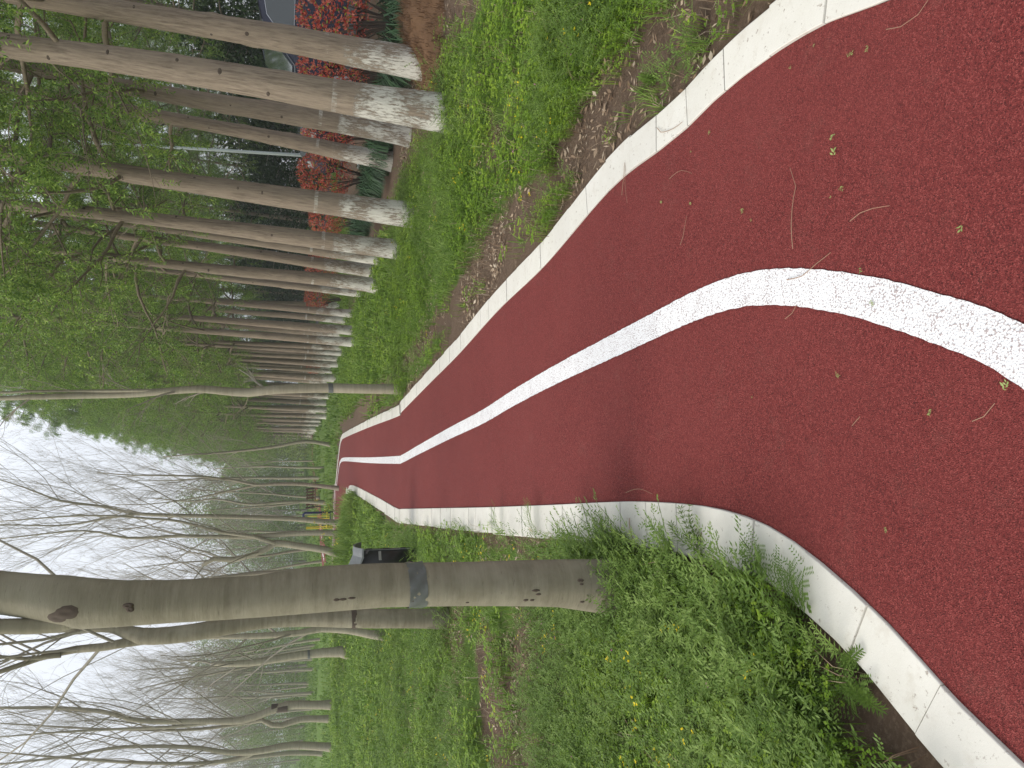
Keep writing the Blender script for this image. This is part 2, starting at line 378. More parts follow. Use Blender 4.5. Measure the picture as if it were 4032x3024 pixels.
def gh(x, y):
    x = np.asarray(x, float); y = np.asarray(y, float); d = dfast(x, y)
    far = smooth(.2, 2.5, d)
    h = -.028 + .012 * (vnoise(x * 5, y * 5) - .5)
    h = h + far * (.05 + .10 * (vnoise(x * .45 + 9, y * .45) - .5) + .05 * (vnoise(x * 1.7, y * 1.7) - .5))
    h = h + .12 * smooth(.2, 1.0, d) * np.exp(-(((x + .9) / 2.4) ** 2 + ((y - 17.5) / 2.2) ** 2)) * (x < 6)          # low hump at the bend
    h = h + .34 * smooth(.2, 1.1, d) * np.exp(-(((x + 6.6) / 3.6) ** 2 + ((y - 21.0) / 1.3) ** 2))
    h = h + .12 * smooth(.5, 1.6, d) * np.exp(-(((x - 4.4) / 1.3) ** 2 + ((y - 8.2) / 1.4) ** 2))
    h = h + .9 * smooth(45, 140, y) + .4 * smooth(7.4, 9.0, x + .128 * y)
    return np.where(d < .17, -.055, h)
def gz(x, y): return float(gh(np.array([x]), np.array([y]))[0])
# ground sheet
def axis(lo, hi, fine_lo, fine_hi, step, growth=1.13):
    a = list(np.arange(fine_lo, fine_hi, step)); s = step; v = a[-1]
    while v < hi: s *= growth; v += s; a.append(v)
    s = step; v = a[0]; pre = []
    while v > lo: s *= growth; v -= s; pre.append(v)
    return np.array(pre[::-1] + a)
gx = axis(-700, 700, -7, 8, .09); gy = axis(-80, 900, .4, 12, .09)
GX, GY = np.meshgrid(gx, gy); GZ = gh(GX, GY)
GD = dfast(GX, GY); right = GX > 0
nx, ny = len(gx), len(gy); idx = np.arange(nx * ny).reshape(ny, nx)
F = np.stack([idx[:-1, :-1], idx[:-1, 1:], idx[1:, 1:], idx[1:, :-1]], -1).reshape(-1, 4)
LIT = [(gp(X, Y).x, gp(X, Y).y, r_, a_) for X, Y, r_, a_ in ((1960, 1090, .28, .8), (1850, 1250, .28, .8), (2060, 950, .25, .6), (1780, 1290, .3, .6), (2350, 560, .2, .5), (2260, 820, .2, .5), (1930, 2620, .25, .7), (2200, 2570, .16, .6), (1800, 2500, .25, .5), (1950, 2830, .3, .6), (2580, 2960, .12, .4), (1950, 560, .3, .4))]
def green(x, y, d):
    g = .72 + .25 * (vnoise(x * .8, y * .8) - .5)
    side = x > (.9 - .16 * (y - 6))
    g = g - np.where(side, .80 * (1 - smooth(.3, 1.05, d)), .55 * (1 - smooth(.12, .4, d)))
    g = g - np.where(side, .95 * smooth(4.0, 5.0, x + .128 * y) * (1 - smooth(20, 26, y)), 0)       # bare shaded soil under the rows
    g = g - .55 * np.exp(-(((x + 1.9) / .9) ** 2 + ((y - 4.6) / .35) ** 2))
    g = g - .8 * np.exp(-(((x + .75) / .35) ** 2 + ((y - 1.55) / .25) ** 2))
    for cx, cy, rr, aa in LIT: g = g - aa * np.exp(-(((x - cx) / rr) ** 2 + ((y - cy) / (rr * 1.5)) ** 2))
    return g
GREEN = green(GX, GY, GD)
me = mesh_np('ground', np.stack([GX, GY, GZ], -1).reshape(-1, 3), F, True, {'green': GREEN.ravel()})
g_o = link('ground', me, M_soil); tag(g_o, 'park ground of soil and low green weeds', None, None, 'structure')

# second path far off
def ground_ribbon(name, px, wd, m, zoff, label, kind='structure'):
    P = resample(catmull([gp(x, y, .0) for x, y in px], .5), .5)
    P = [Vector((p.x, p.y, 0)) for p in P]; V, F = [], []
    for i, p in enumerate(P):
        t = P[min(i + 1, len(P) - 1)] - P[max(i - 1, 0)]; n = Vector((-t.y, t.x, 0)).normalized()
        a, b = p + n * wd / 2, p - n * wd / 2; z = max(gz(a.x, a.y), gz(b.x, b.y), gz(p.x, p.y)) + zoff
        V += [(a.x, a.y, z), (b.x, b.y, z)]
        if i: F.append((2 * i - 2, 2 * i - 1, 2 * i + 1, 2 * i))
    me = bpy.data.meshes.new(name); me.from_pydata(V, [], F); me.update(); o = link(name, me, m); tag(o, label, None, None, kind); return o
PX2 = [(1236, 1650), (1238, 1760), (1241, 1865), (1250, 1950), (1261, 2020), (1272, 2110), (1284, 2240), (1294, 2400)]
ground_ribbon('far_path', PX2, 1.7, M_track, .035, 'second red running path crossing the lawn far behind the trees')
ground_ribbon('far_lane_line', PX2, .16, M_line, .041, 'white middle line of the far second path')

# ------------------------------------------------------------------ ground cover
def leafquad(c, d, up, L, W):
    """rhombic leaf from c along d"""
    d = Vector(d).normalized(); s_ = d.cross(Vector(up)); s_ = s_.normalized() if s_.length > 1e-4 else d.orthogonal().normalized()
    c = Vector(c); return [c, c + d * L * .5 + s_ * W / 2, c + d * L, c + d * L * .5 - s_ * W / 2]
def stemquad(a, b, wd):
    a, b = Vector(a), Vector(b); s_ = (b - a).cross(Vector((rnd.uniform(-1, 1), rnd.uniform(-1, 1), .2))).normalized() * wd / 2
    return [a - s_, a + s_, b + s_ * .6, b - s_ * .6]
def arr(quads): return np.array([[tuple(v) for v in q] for q in quads], dtype=np.float32)      # (m,4,3)
def t_grass(n, h, spread, wd):
    q = []
    for i in range(n):
        a = rnd.uniform(0, 2 * PI); r = rnd.uniform(0, spread); b = Vector((r * math.cos(a), r * math.sin(a), -.01)); hh = h * rnd.uniform(.5, 1.1)
        o = Vector((math.cos(a), math.sin(a), 0)) * hh * rnd.uniform(.15, .8); s_ = Vector((-math.sin(a), math.cos(a), 0)) * wd / 2
        m1 = b + o * .35 + Vector((0, 0, hh * .6)); t = b + o + Vector((0, 0, hh * rnd.uniform(.75, 1)))
        q += [[b - s_, b + s_, m1 + s_ * .8, m1 - s_ * .8], [m1 - s_ * .8, m1 + s_ * .8, t + s_ * .12, t - s_ * .12]]
    return arr(q)
def t_vetch(h, pairs, leaf, nst=3):
    q = []
    for k in range(nst):
        a = rnd.uniform(0, 2 * PI); lean = rnd.uniform(.3, 1.1); pts = []
        for i in range(pairs + 1):
            t = i / pairs; pts.append(Vector((math.cos(a + t * .6) * lean * h * t, math.sin(a + t * .6) * lean * h * t, h * (t - .35 * t * t * lean))))
        for i in range(pairs):
            q.append(stemquad(pts[i], pts[i + 1], .0025))
            d = (pts[i + 1] - pts[i]).normalized(); sd_ = d.cross(Vector((0, 0, 1))).normalized()
            # a pinnate leaf: rachis with leaflet pairs
            for sgn in ((1, -1)[i % 2],):
                rd = (sd_ * sgn + d * .5 + Vector((0, 0, rnd.uniform(.0, .6)))).normalized(); b = pts[i + 1]
                for j in range(4):
                    c = b + rd * leaf * (j * .75 + .4)
                    for s2 in (1, -1):
                        q.append(leafquad(c, rd.cross(Vector((0, 0, 1))) * s2 + rd * .5 + Vector((0, 0, rnd.uniform(-.1, .4))), (0, 0, 1), leaf * rnd.uniform(.8, 1.15), leaf * .38))
    return arr(q)
def t_clover(n, h, leaf, spread):
    q = []
    for i in range(n):
        a = rnd.uniform(0, 2 * PI); r = spread * math.sqrt(rnd.random()); hh = h * rnd.uniform(.45, 1.1)
        b = Vector((r * math.cos(a), r * math.sin(a), 0)); t = b * 1.3 + Vector((0, 0, hh)); q.append(stemquad(b, t, .002))
        a0 = rnd.uniform(0, 2 * PI)
        for k in range(3):
            d = Vector((math.cos(a0 + k * 2.1), math.sin(a0 + k * 2.1), rnd.uniform(-.1, .45))); q.append(leafquad(t, d, (0, 0, 1), leaf * rnd.uniform(.8, 1.2), leaf * .85))
    return arr(q)
def t_cleaver(h, whorls, leaf, nst=2):
    q = []
    for k in range(nst):
        a = rnd.uniform(0, 2 * PI); lean = rnd.uniform(.2, .9); p = Vector((0, 0, 0))
        for i in range(whorls):
            t = (i + 1) / whorls; n_ = Vector((math.cos(a) * lean * h * t, math.sin(a) * lean * h * t, h * (t - .2 * lean * t * t)))
            q.append(stemquad(p, n_, .0025)); p = n_; L = leaf * (1.15 - .6 * t)
            for j in range(6):
                b = j * PI / 3 + i; q.append(leafquad(p, (math.cos(b), math.sin(b), .35), (0, 0, 1), L, L * .2))
    return arr(q)
def t_flower(h, n, size):
    q = []
    for i in range(n):
        a = rnd.uniform(0, 2 * PI); r = rnd.uniform(0, .05); t = Vector((r * math.cos(a), r * math.sin(a), h * rnd.uniform(.7, 1.1)))
        for k in range(3):
            b = rnd.uniform(0, 2 * PI); q.append(leafquad(t, (math.cos(b), math.sin(b), rnd.uniform(-.2, .8)), (0, 0, 1), size, size * .8))
    return arr(q)
def t_dry(n, spread):
    q = []
    for i in range(n):
        a = rnd.uniform(0, 2 * PI); r = spread * math.sqrt(rnd.random()); L = rnd.uniform(.015, .055)
        d = Vector((math.cos(a * 3), math.sin(a * 3), rnd.uniform(-.25, .35))); c = Vector((r * math.cos(a), r * math.sin(a), rnd.uniform(.008, .03)))
        f = leafquad(c, d, (rnd.uniform(-.6, .6), rnd.uniform(-.6, .6), 1), L, L * rnd.uniform(.12, .42)); q.append(f)
    return arr(q)
def stamp(name, tmpls, pos, mat_, label, zs=None, smin=.75, smax=1.25, flat=False, kind='stuff', parent=None, tints=None):
    """all clumps of one kind joined: pos (n,3)"""
    rs = np.random.RandomState(len(name) * 7 + len(pos)); n = len(pos); which = rs.randint(0, len(tmpls), n); VV = []; TT = []
    for k, T in enumerate(tmpls):
        P = pos[which == k]; m_ = len(P)
        if not m_: continue
        a = rs.rand(m_) * 2 * PI; s_ = rs.uniform(smin, smax, m_); zz = s_ * rs.uniform(.75, 1.25, m_); ca, sa = np.cos(a) * s_, np.sin(a) * s_
        t = T.reshape(-1, 3); X = t[None, :, 0] * ca[:, None] - t[None, :, 1] * sa[:, None] + P[:, 0:1]
        Y = t[None, :, 0] * sa[:, None] + t[None, :, 1] * ca[:, None] + P[:, 1:2]; Z = t[None, :, 2] * zz[:, None] + P[:, 2:3]
        VV.append(np.stack([X, Y, Z], -1).reshape(-1, 3))
        ti = rs.rand(m_)[:, None] * .6 + np.repeat(rs.rand(m_, T.shape[0]), 4, axis=1) * .4; TT.append(ti.reshape(-1))
    V = np.concatenate(VV); F = np.arange(len(V)).reshape(-1, 4)
    o = link(name, mesh_np(name, V, F, False, {'tint': np.concatenate(TT)}), mat_, parent); tag(o, label, None, None, kind); return o
RS = np.random.RandomState(11)
def scatter(y0, y1, dens, prob, margin=.6, dmin=.2, xmax=14):
    """random ground points inside the (widened) view between two depths"""
    wmax = .56 * y1 + margin; area = (y1 - y0) * 2 * wmax; n = int(area * dens)
    y = RS.uniform(y0, y1, n); x = RS.uniform(-wmax, wmax, n)
    k = (np.abs(x) < .545 * y + margin) & (x < xmax); x, y = x[k], y[k]; d = dfast(x, y); k = d > dmin; x, y, d = x[k], y[k], d[k]
    k = RS.rand(len(x)) < prob(x, y, d); x, y = x[k], y[k]
    return np.stack([x, y, gh(x, y)], -1)
RIGHT = lambda x, y: x > (.9 - .16 * (y - 6))
def pn(x, y, s, o=0): return vnoise(x * s + o, y * s + o * 1.7)
G = lambda x, y, d: np.clip(green(x, y, d) * 1.25, 0, 1)
def P_grass(x, y, d): return G(x, y, d) * (.25 + .75 * smooth(.45, .7, pn(x, y, .9, 3)))
def P_vetch(x, y, d): return G(x, y, d) * (.35 + .65 * smooth(.35, .6, pn(x, y, 1.1, 8)))
def P_clover(x, y, d): return G(x, y, d) * np.clip(smooth(.36, .55, pn(x, y, .8, 21)) + .15, 0, 1)
def P_dry(x, y, d): return np.clip(1.15 - green(x, y, d) * 1.1, .08, 1) * smooth(.3, .6, pn(x, y, 1.4, 31)) + .03
tg_n = [t_grass(9, .13, .03, .0045) for _ in range(4)]; tv_n = [t_vetch(.17, 7, .014) for _ in range(4)]
tc_n = [t_clover(15, .10, .0115, .05) for _ in range(4)]; tl_n = [t_cleaver(.2, 7, .026) for _ in range(3)]
stamp('grass_blades', tg_n, scatter(1.0, 4.6, 330, P_grass, .5, .2), M_grass, 'fine green grass blades growing among the weeds nearest the camera')
stamp('vetch_plants', tv_n, scatter(1.0, 4.6, 200, P_vetch, .5, .24), M_vetch, 'vetch with paired leaflets sprawling over the soil nearest the camera', smin=.7, smax=1.35)
stamp('clover_plants', tc_n, scatter(1.0, 4.6, 520, P_clover, .5, .2), M_clover, 'bright yellow-green clover patches nearest the camera')
stamp('bedstraw_plants', tl_n, scatter(1.0, 4.6, 70, P_vetch, .5, .22), M_vetch, 'bedstraw with whorled narrow leaves leaning out of the weeds nearest the camera')
tg_m = [t_grass(6, .14, .05, .008) for _ in range(4)]; tv_m = [t_vetch(.17, 4, .022, 2) for _ in range(4)]; tc_m = [t_clover(7, .11, .026, .07) for _ in range(4)]
stamp('grass_tufts', tg_m, scatter(4.6, 12, 130, P_grass, .9, .2), M_grass, 'green grass tufts in the weedy verges beside the path')
stamp('vetch_cover', tv_m, scatter(4.6, 12, 60, P_vetch, .9, .22), M_vetch, 'vetch covering the verges beside the path')
stamp('clover_cover', tc_m, scatter(4.6, 12, 140, P_clover, .9, .2), M_clover, 'bright clover covering the verges beside the path')
tg_f = [t_grass(5, .17, .10, .02) for _ in range(4)]; tc_f = [t_clover(4, .12, .06, .14) for _ in range(4)]
Pf = lambda x, y, d: G(x, y, d) * .9
stamp('lawn_grass', tg_f, scatter(12, 26, 55, Pf, 1.5, .25), M_grass, 'rough lawn grass beyond the bend of the path')
stamp('lawn_weeds', tc_f, scatter(12, 26, 34, Pf, 1.5, .25), M_clover, 'low leafy weeds in the lawn beyond the bend of the path')
tg_x = [t_grass(5, .2, .25, .05) for _ in range(3)]
def Px(x, y, d): return np.where(np.abs(y - (42 + .3 * (x + 4))) < 3.5, .1, .9)
_p = scatter(26, 80, 4.6, Px, 2, .25, 6); stamp('distant_lawn_grass', tg_x, _p, M_grass, 'distant lawn grass under the far bare trees')
stamp('dead_grass_stems', [t_grass(3, .16, .05, .004) for _ in range(4)], scatter(1.0, 7, 60, lambda x, y, d: .25 + .75 * smooth(.5, .7, pn(x, y, 1.9, 52)), .5, .19), M_dry, 'straw-coloured dead stems standing among the near weeds')
stamp('leaf_litter', [t_dry(9, .09) for _ in range(5)], scatter(1.0, 12, 95, P_dry, .8, .185), M_dry, 'dry curled brown leaves and straw lying on the soil between the weeds')
_a = RS.rand(420); _hp = np.array([tuple(gp(np.interp(a, [0, .12, .3, 1], [1402, 1396, 1400, 1388]) + RS.uniform(-10, 12), 1902 + a * 330)) for a in _a]); _k = dfast(_hp[:, 0], _hp[:, 1]) > .22; _hp = _hp[_k]; _hp[:, 2] = gh(_hp[:, 0], _hp[:, 1])
stamp('tall_grass_on_hump', [t_grass(12, .36, .12, .014) for _ in range(4)], _hp, M_grass, 'tall grass on the hump hiding the kerb where the path bends away')
# yellow flowers in drifts
def P_yel(x, y, d): return np.where(x > 0, .35, 1) * G(x, y, d) * (smooth(.55, .7, pn(x, y, 1.3, 44)) * .9 + .05 + .9 * np.exp(-(((x + 1.25) / .28) ** 2 + ((y - 5.1) / .8) ** 2)))
stamp('yellow_flowers', [t_flower(.19, 3, .0105) for _ in range(4)], scatter(1.1, 6, 50, P_yel, .4, .2), M_yellow, 'small yellow flowers scattered through the near weeds')
stamp('yellow_flower_drift', [t_flower(.17, 3, .015) for _ in range(4)], scatter(6, 14, 9, P_yel, .8, .3), M_yellow, 'small yellow flowers scattered in the verge farther along')
stamp('pink_flowers', [t_flower(.19, 1, .010) for _ in range(4)], scatter(1.1, 5, 7, P_vetch, .4, .2), M_pink, 'tiny pink vetch flowers dotted through the near weeds')

def ring(px, py, n, r0, r1):
    b = gp(px, py); a = RS.rand(n) * 2 * PI; r_ = RS.uniform(r0, r1, n); x = b.x + r_ * np.cos(a); y = b.y + r_ * np.sin(a); k = dfast(x, y) > .19; x, y = x[k], y[k]
    return np.stack([x, y, gh(x, y)], -1)
stamp('vetch_at_trunk_foot', tv_n, ring(2470, 2310, 90, .11, .26), M_vetch, 'vetch climbing round the foot of the thickest trunk', smin=.6, smax=1.05)
stamp('clover_at_trunk_foot', tc_n, ring(2440, 2310, 120, .10, .35), M_clover, 'clover crowding the foot of the thickest trunk')
def _kerbside(y0, y1, n, dlo, dhi):
    y = RS.uniform(y0, y1, n * 12); x = RS.uniform(-2.0, -.2, n * 12); d = dfast(x, y); k = (d > dlo) & (d < dhi) & (RS.rand(n * 12) < smooth(1.5, 1.9, y) * (.35 + .65 * smooth(.35, .6, pn(x, y, 2.2, 5)))); x, y = x[k][:n], y[k][:n]
    return np.stack([x, y, gh(x, y)], -1)
stamp('vetch_along_kerb', tv_n + tl_n, _kerbside(1.6, 3.9, 300, .215, .62), M_vetch, 'taller vetch and bedstraw massed along the kerb beside the thickest trunk', smin=1.0, smax=1.7)
stamp('weeds_at_tree_feet', tv_m, np.concatenate([ring(X, Y, n_ // 2, .12, .4) for X, Y, n_ in ((1715, 330, 14), (1778, 447, 70), (1757, 2437, 70), (1622, 848, 70), (1582, 985, 70), (1412, 1060, 60), (1430, 1121, 60), (1392, 1320, 60), (1565, 1531, 45), (1523, 2506, 50), (1400, 1160, 50))]), M_vetch, 'weeds growing up round the feet of the trees', smin=1, smax=1.6)

# single plants leaning over the kerb
def weed(name, px, h, kind, label, lean=None, n=3):
    b = gp(*px, -.02); q = []
    m_ = M_vetch
    for k in range(n):
        a = math.atan2(lean[1], lean[0]) + rnd.uniform(-.6, .6) if lean else rnd.uniform(0, 2 * PI); L = h * rnd.uniform(.7, 1.1); W = 9; pts = []
        st = Vector((rnd.uniform(-.03, .03), rnd.uniform(-.03, .03), 0))
        for i in range(W + 1):
            t = i / W; pts.append(st + Vector((math.cos(a) * L * t * .8, math.sin(a) * L * t * .8, L * (.75 * t - .45 * t * t))))
        for i in range(W):
            q.append(stemquad(pts[i], pts[i + 1], .003)); d = (pts[i + 1] - pts[i]).normalized(); sd_ = d.cross(Vector((0, 0, 1))).normalized()
            if kind == 'whorl':
                Lw = .03 * (1.2 - .5 * i / W); u2 = sd_.cross(d)
                for j in range(7): b_ = j * 2 * PI / 7; q.append(leafquad(pts[i + 1], sd_ * math.cos(b_) + u2 * math.sin(b_) + d * .4, d, Lw, Lw * .22))
            else:
                for sgn in (1, -1):
                    if (i + (sgn > 0)) % 2: continue
                    rd = (sd_ * sgn + d * .6 + Vector((0, 0, .3))).normalized()
                    for j in range(6):
                        c = pts[i + 1] + rd * .011 * (j + 1)
                        for s2 in (1, -1): q.append(leafquad(c, rd.cross(Vector((0, 0, 1))) * s2 + rd * .4, (0, 0, 1), .014, .005))
    A = arr(q); me = mesh_np(name, A.reshape(-1, 3), np.arange(A.shape[0] * 4).reshape(-1, 4), False, {'tint': RS.rand(A.shape[0] * 4) * .3 + .3})
    o = link(name, me, m_, None, b); tag(o, label, 'weed'); return o
weed('bedstraw_weed', (2800, 2195), .24, 'whorl', 'pale green bedstraw with whorled leaves leaning over the kerb, nearest the big tree', (.6, .45), 5)
weed('vetch_weed', (3010, 2320), .17, 'vetch', 'vetch sprig reaching across the kerb where its curve begins', (1, .15), 5)
weed('vetch_weed', (3190, 2420), .20, 'vetch', 'dark vetch tangle overhanging the kerb at its tightest bend', (1, .2), 6)
weed('bedstraw_weed', (3360, 2680), .17, 'whorl', 'bedstraw lying on the bare soil inside the curve of the kerb', (.3, -.6), 3)
weed('bedstraw_weed', (3060, 2840), .22, 'whorl', 'tuft of whorled bedstraw on the weed patch near the bare soil', (.6, -.3), 4)
weed('vetch_weed', (3420, 2830), .12, 'vetch', 'small vetch sprig nearest the camera on bare soil beside the kerb', (.4, .2), 3)
weed('vetch_weed', (2420, 2150), .15, 'vetch', 'weed with small yellow buds leaning on the kerb beside the big trunk', (.9, .2), 4)
weed('vetch_weed', (2130, 2125), .26, 'vetch', 'thin vetch stem crossing the kerb halfway along its straight', (1, .2), 3)
weed('vetch_weed', (1990, 2130), .28, 'vetch', 'sparse vetch stems crossing the kerb near the shaded far part', (1, .1), 3)
weed('broad_leaf_weed', (2790, 2330), .30, 'vetch', 'long vetch shoot climbing in front of the big trunk foot', (-.2, .5), 5)
weed('bedstraw_weed', (2590, 330), .14, 'whorl', 'small upright seedling on the bare strip opposite, beside the near kerb', (0, .3), 3)

# fallen bits on the track
def twig(px, r, label, cream=False):
    P = [gp(x, y, .0) for x, y in px]; P = catmull(P, .03) if len(P) > 2 else P
    z0 = .009 if not cream else .016
    pts = [Vector((p.x, p.y, z0 + .003 * math.sin(i))) for i, p in enumerate(P)]
    o = P[0]; mb = MB().tube([p - o for p in pts], [r * .62 * (1 - .55 * i / len(pts)) for i in range(len(pts))], 5)
    t = link('twig', mb.mesh('twig'), M_twigdry, None, o); tag(t, label, 'twig', 'twigs fallen on the path'); return t
M_twigdry = simple('dry_twig', (.30, .19, .12), .8, 0, .25)
twig([(3131, 980), (3128, 880), (3131, 780), (3140, 735), (3128, 690), (3122, 662)], .0022, 'longest straight forked twig on the red rubber, beside the white line bend')
twig([(3357, 872), (3400, 840), (3450, 822), (3514, 811)], .002, 'pale arched twig on the red rubber, nearest to the shaded patch')
twig([(3108, 1102), (3170, 1088), (3220, 1040), (3281, 994)], .0024, 'curved grey twig lying half across the white line at its bend')
twig([(3100, 1256), (3130, 1235), (3150, 1200)], .0018, 'short bent twig beside the white line on the side of the weeds')
twig([(2642, 706), (2690, 672), (2730, 684)], .0016, 'thin hooked twig on red rubber next to the far kerb')
twig([(2686, 965), (2700, 930), (2712, 850)], .0015, 'thin straight twig between the hooked twig and the white line')
twig([(3365, 1677), (3400, 1640), (3393, 1650)], .0015, 'short pale twig on the red rubber below the widest line part')
twig([(3840, 1659), (3890, 1640), (3933, 1588)], .0017, 'slim twig on red rubber near the picture edge, beyond the white line')
twig([(3500, 118), (3560, 108), (3630, 60), (3668, 0)], .0017, 'long curved twig on red rubber by the kerb facing the tree rows')
twig([(2600, 505), (2616, 522), (2650, 515), (2700, 482)], .0028, 'grey twig lying on the far kerb above the red rubber', True)
twig([(2460, 770), (2470, 700), (2470, 640), (2480, 800)], .002, 'curved twig trailing from the kerb onto red rubber', True)
twig([(2470, 1940), (2520, 1925), (2580, 1945)], .002, 'thin looping twig at the edge of the kerb before the curve')
twig([(2490, 2040), (2498, 2100), (2510, 2140)], .003, 'dark straight twig lying across the cream kerb opposite the big trunk', True)
M_sprig = simple('fallen_green_leaf', (.24, .30, .09), .6, 0, .2)
def sprig(px, s_, label):
    b = gp(px[0], px[1], .007); q = []; a = rnd.uniform(0, 2 * PI); d = Vector((math.cos(a), math.sin(a), 0)); sd_ = Vector((-d.y, d.x, 0))
    for i in range(rnd.choice((3, 4, 5))):
        for s2 in (1, -1): q.append(leafquad(d * s_ * (i * .2 + rnd.uniform(-.05, .05)) + sd_ * s_ * rnd.uniform(-.08, .08), sd_ * s2 * rnd.uniform(.3, 1) + d * rnd.uniform(.2, 1.2) + Vector((0, 0, rnd.uniform(.1, .5))), (0, 0, 1), s_ * rnd.uniform(.3, .6), s_ * rnd.uniform(.1, .24)))
    A = arr(q); o = link('fallen_sprig', mesh_np('fallen_sprig', A.reshape(-1, 3), np.arange(A.shape[0] * 4).reshape(-1, 4), False, {'tint': np.full(A.shape[0] * 4, .8)}), M_sprig, None, b)
    tag(o, label, 'sprig', 'green sprigs fallen on the path')
for px, s_, l in [((3286, 527), .028, 'biggest round pale green sprig on the red rubber'), ((3281, 610), .04, 'feathery green sprig next to the biggest round one'), ((3305, 740), .028, 'short stubby green sprig between the feathery one and the arched twig'),
                  ((3270, 780), .014, 'tiny sprig beside the stubby sprig'), ((3337, 220), .026, 'green sprig nearest the kerb among those at the shaded patch'), ((3418, 180), .022, 'sprig close to the long curved twig'), ((3200, 180), .02, 'sprig beside the kerb with brown stains'),
                  ((3112, 272), .02, 'slim dark sprig a hand away from the near kerb'), ((2789, 530), .028, 'dark green sprig near the twig on the kerb'), ((2722, 595), .014, 'small sprig between the dark sprig and hooked twig'), ((2607, 795), .022, 'sprig at the side of the distant red rubber'),
                  ((2722, 800), .022, 'sprig below the hooked twig'), ((2925, 820), .03, 'loose cluster of green bits left of the forked twig'), ((2960, 860), .022, 'spiky sprig beside the loose cluster of green bits'), ((3385, 1055), .022, 'sprig just outside the bend of the white line'),
                  ((3787, 887), .03, 'light green sprig in the middle of the near red rubber'), ((3290, 1475), .026, 'sprig alone on the weed side of the white line'), ((3952, 1535), .034, 'largest sprig near the white line end at the picture edge'),
                  ((3665, 1610), .02, 'small bright sprig on the weed side near the slim twig'), ((2960, 1560), .014, 'tiny green bit on the weed side of the path'), ((3485, 2075), .018, 'small sprig close to the kerb curve'), ((3425, 1185), .02, 'green leaf lying on the white line')]:
    sprig(px, s_ * .8, l)

# ------------------------------------------------------------------ trees
def vrand(r): return Vector((r.gauss(0, 1), r.gauss(0, 1), r.gauss(0, 1))).normalized()
def tubes_np(paths, sides):
    """many thin tubes in one array: paths = [(pts, radii)]"""
    VV, FF = [], []; n0 = 0; ang = np.arange(sides) * 2 * PI / sides; ca, sa = np.cos(ang), np.sin(ang)
    for pts, rad in paths:
        P = np.array([tuple(p) for p in pts]); R_ = np.asarray(rad, float); n = len(P)
        T = np.empty_like(P); T[1:-1] = P[2:] - P[:-2]; T[0] = P[1] - P[0]; T[-1] = P[-1] - P[-2]; T /= np.linalg.norm(T, axis=1, keepdims=True) + 1e-9
        ref = np.array([1., 0, 0]) if abs(T[0, 0]) < .7 else np.array([0, 1., 0])
        U = np.cross(T, ref); U /= np.linalg.norm(U, axis=1, keepdims=True) + 1e-9; W = np.cross(T, U)
        VV.append((P[:, None, :] + (U[:, None, :] * ca[None, :, None] + W[:, None, :] * sa[None, :, None]) * R_[:, None, None]).reshape(-1, 3))
        i = np.arange(n - 1)[:, None] * sides; k = np.arange(sides)[None, :]; k2 = (k + 1) % sides
        FF.append((np.stack([i + k, i + k2, i + sides + k2, i + sides + k], -1).reshape(-1, 4)) + n0); n0 += n * sides
    return np.concatenate(VV), np.concatenate(FF)
def grow(r, p, d, L, rad, lev, out, up=.25, wob=.22, nseg=6, kids=(5, 4, 4), ratio=.5):
    pts = [p.copy()]; rr = [rad]; dd = d.normalized()
    for i in range(nseg):
        dd = (dd + vrand(r) * wob + Vector((0, 0, up * .35))).normalized(); p = p + dd * (L / nseg); pts.append(p.copy()); rr.append(rad * (1 - .82 * (i + 1) / nseg))
    out.append((lev, pts, rr))
    if lev < len(kids):
        for k in range(kids[lev]):
            t = r.uniform(.22, .95); i = min(nseg - 1, int(t * nseg)); f = t * nseg - i; q = pts[i].lerp(pts[i + 1], f); ax = (pts[i + 1] - pts[i]).normalized()
            side = ax.cross(vrand(r)).normalized(); nd = (ax * r.uniform(.6, 1.0) + side * r.uniform(.45, .8) + Vector((0, 0, up)))
            grow(r, q, nd, L * ratio * r.uniform(.7, 1.2) * (1.1 - .4 * t), max(.0022, rr[i] * .5), lev + 1, out, up, wob * 1.15, max(3, nseg - 2), kids, ratio)
def woodmesh(name, out, lo, hi, sides):
    p = [(a, b) for l, a, b in out if lo <= l <= hi]
    if not p: return None
    V, F = tubes_np(p, sides); return mesh_np(name, V, F, True)
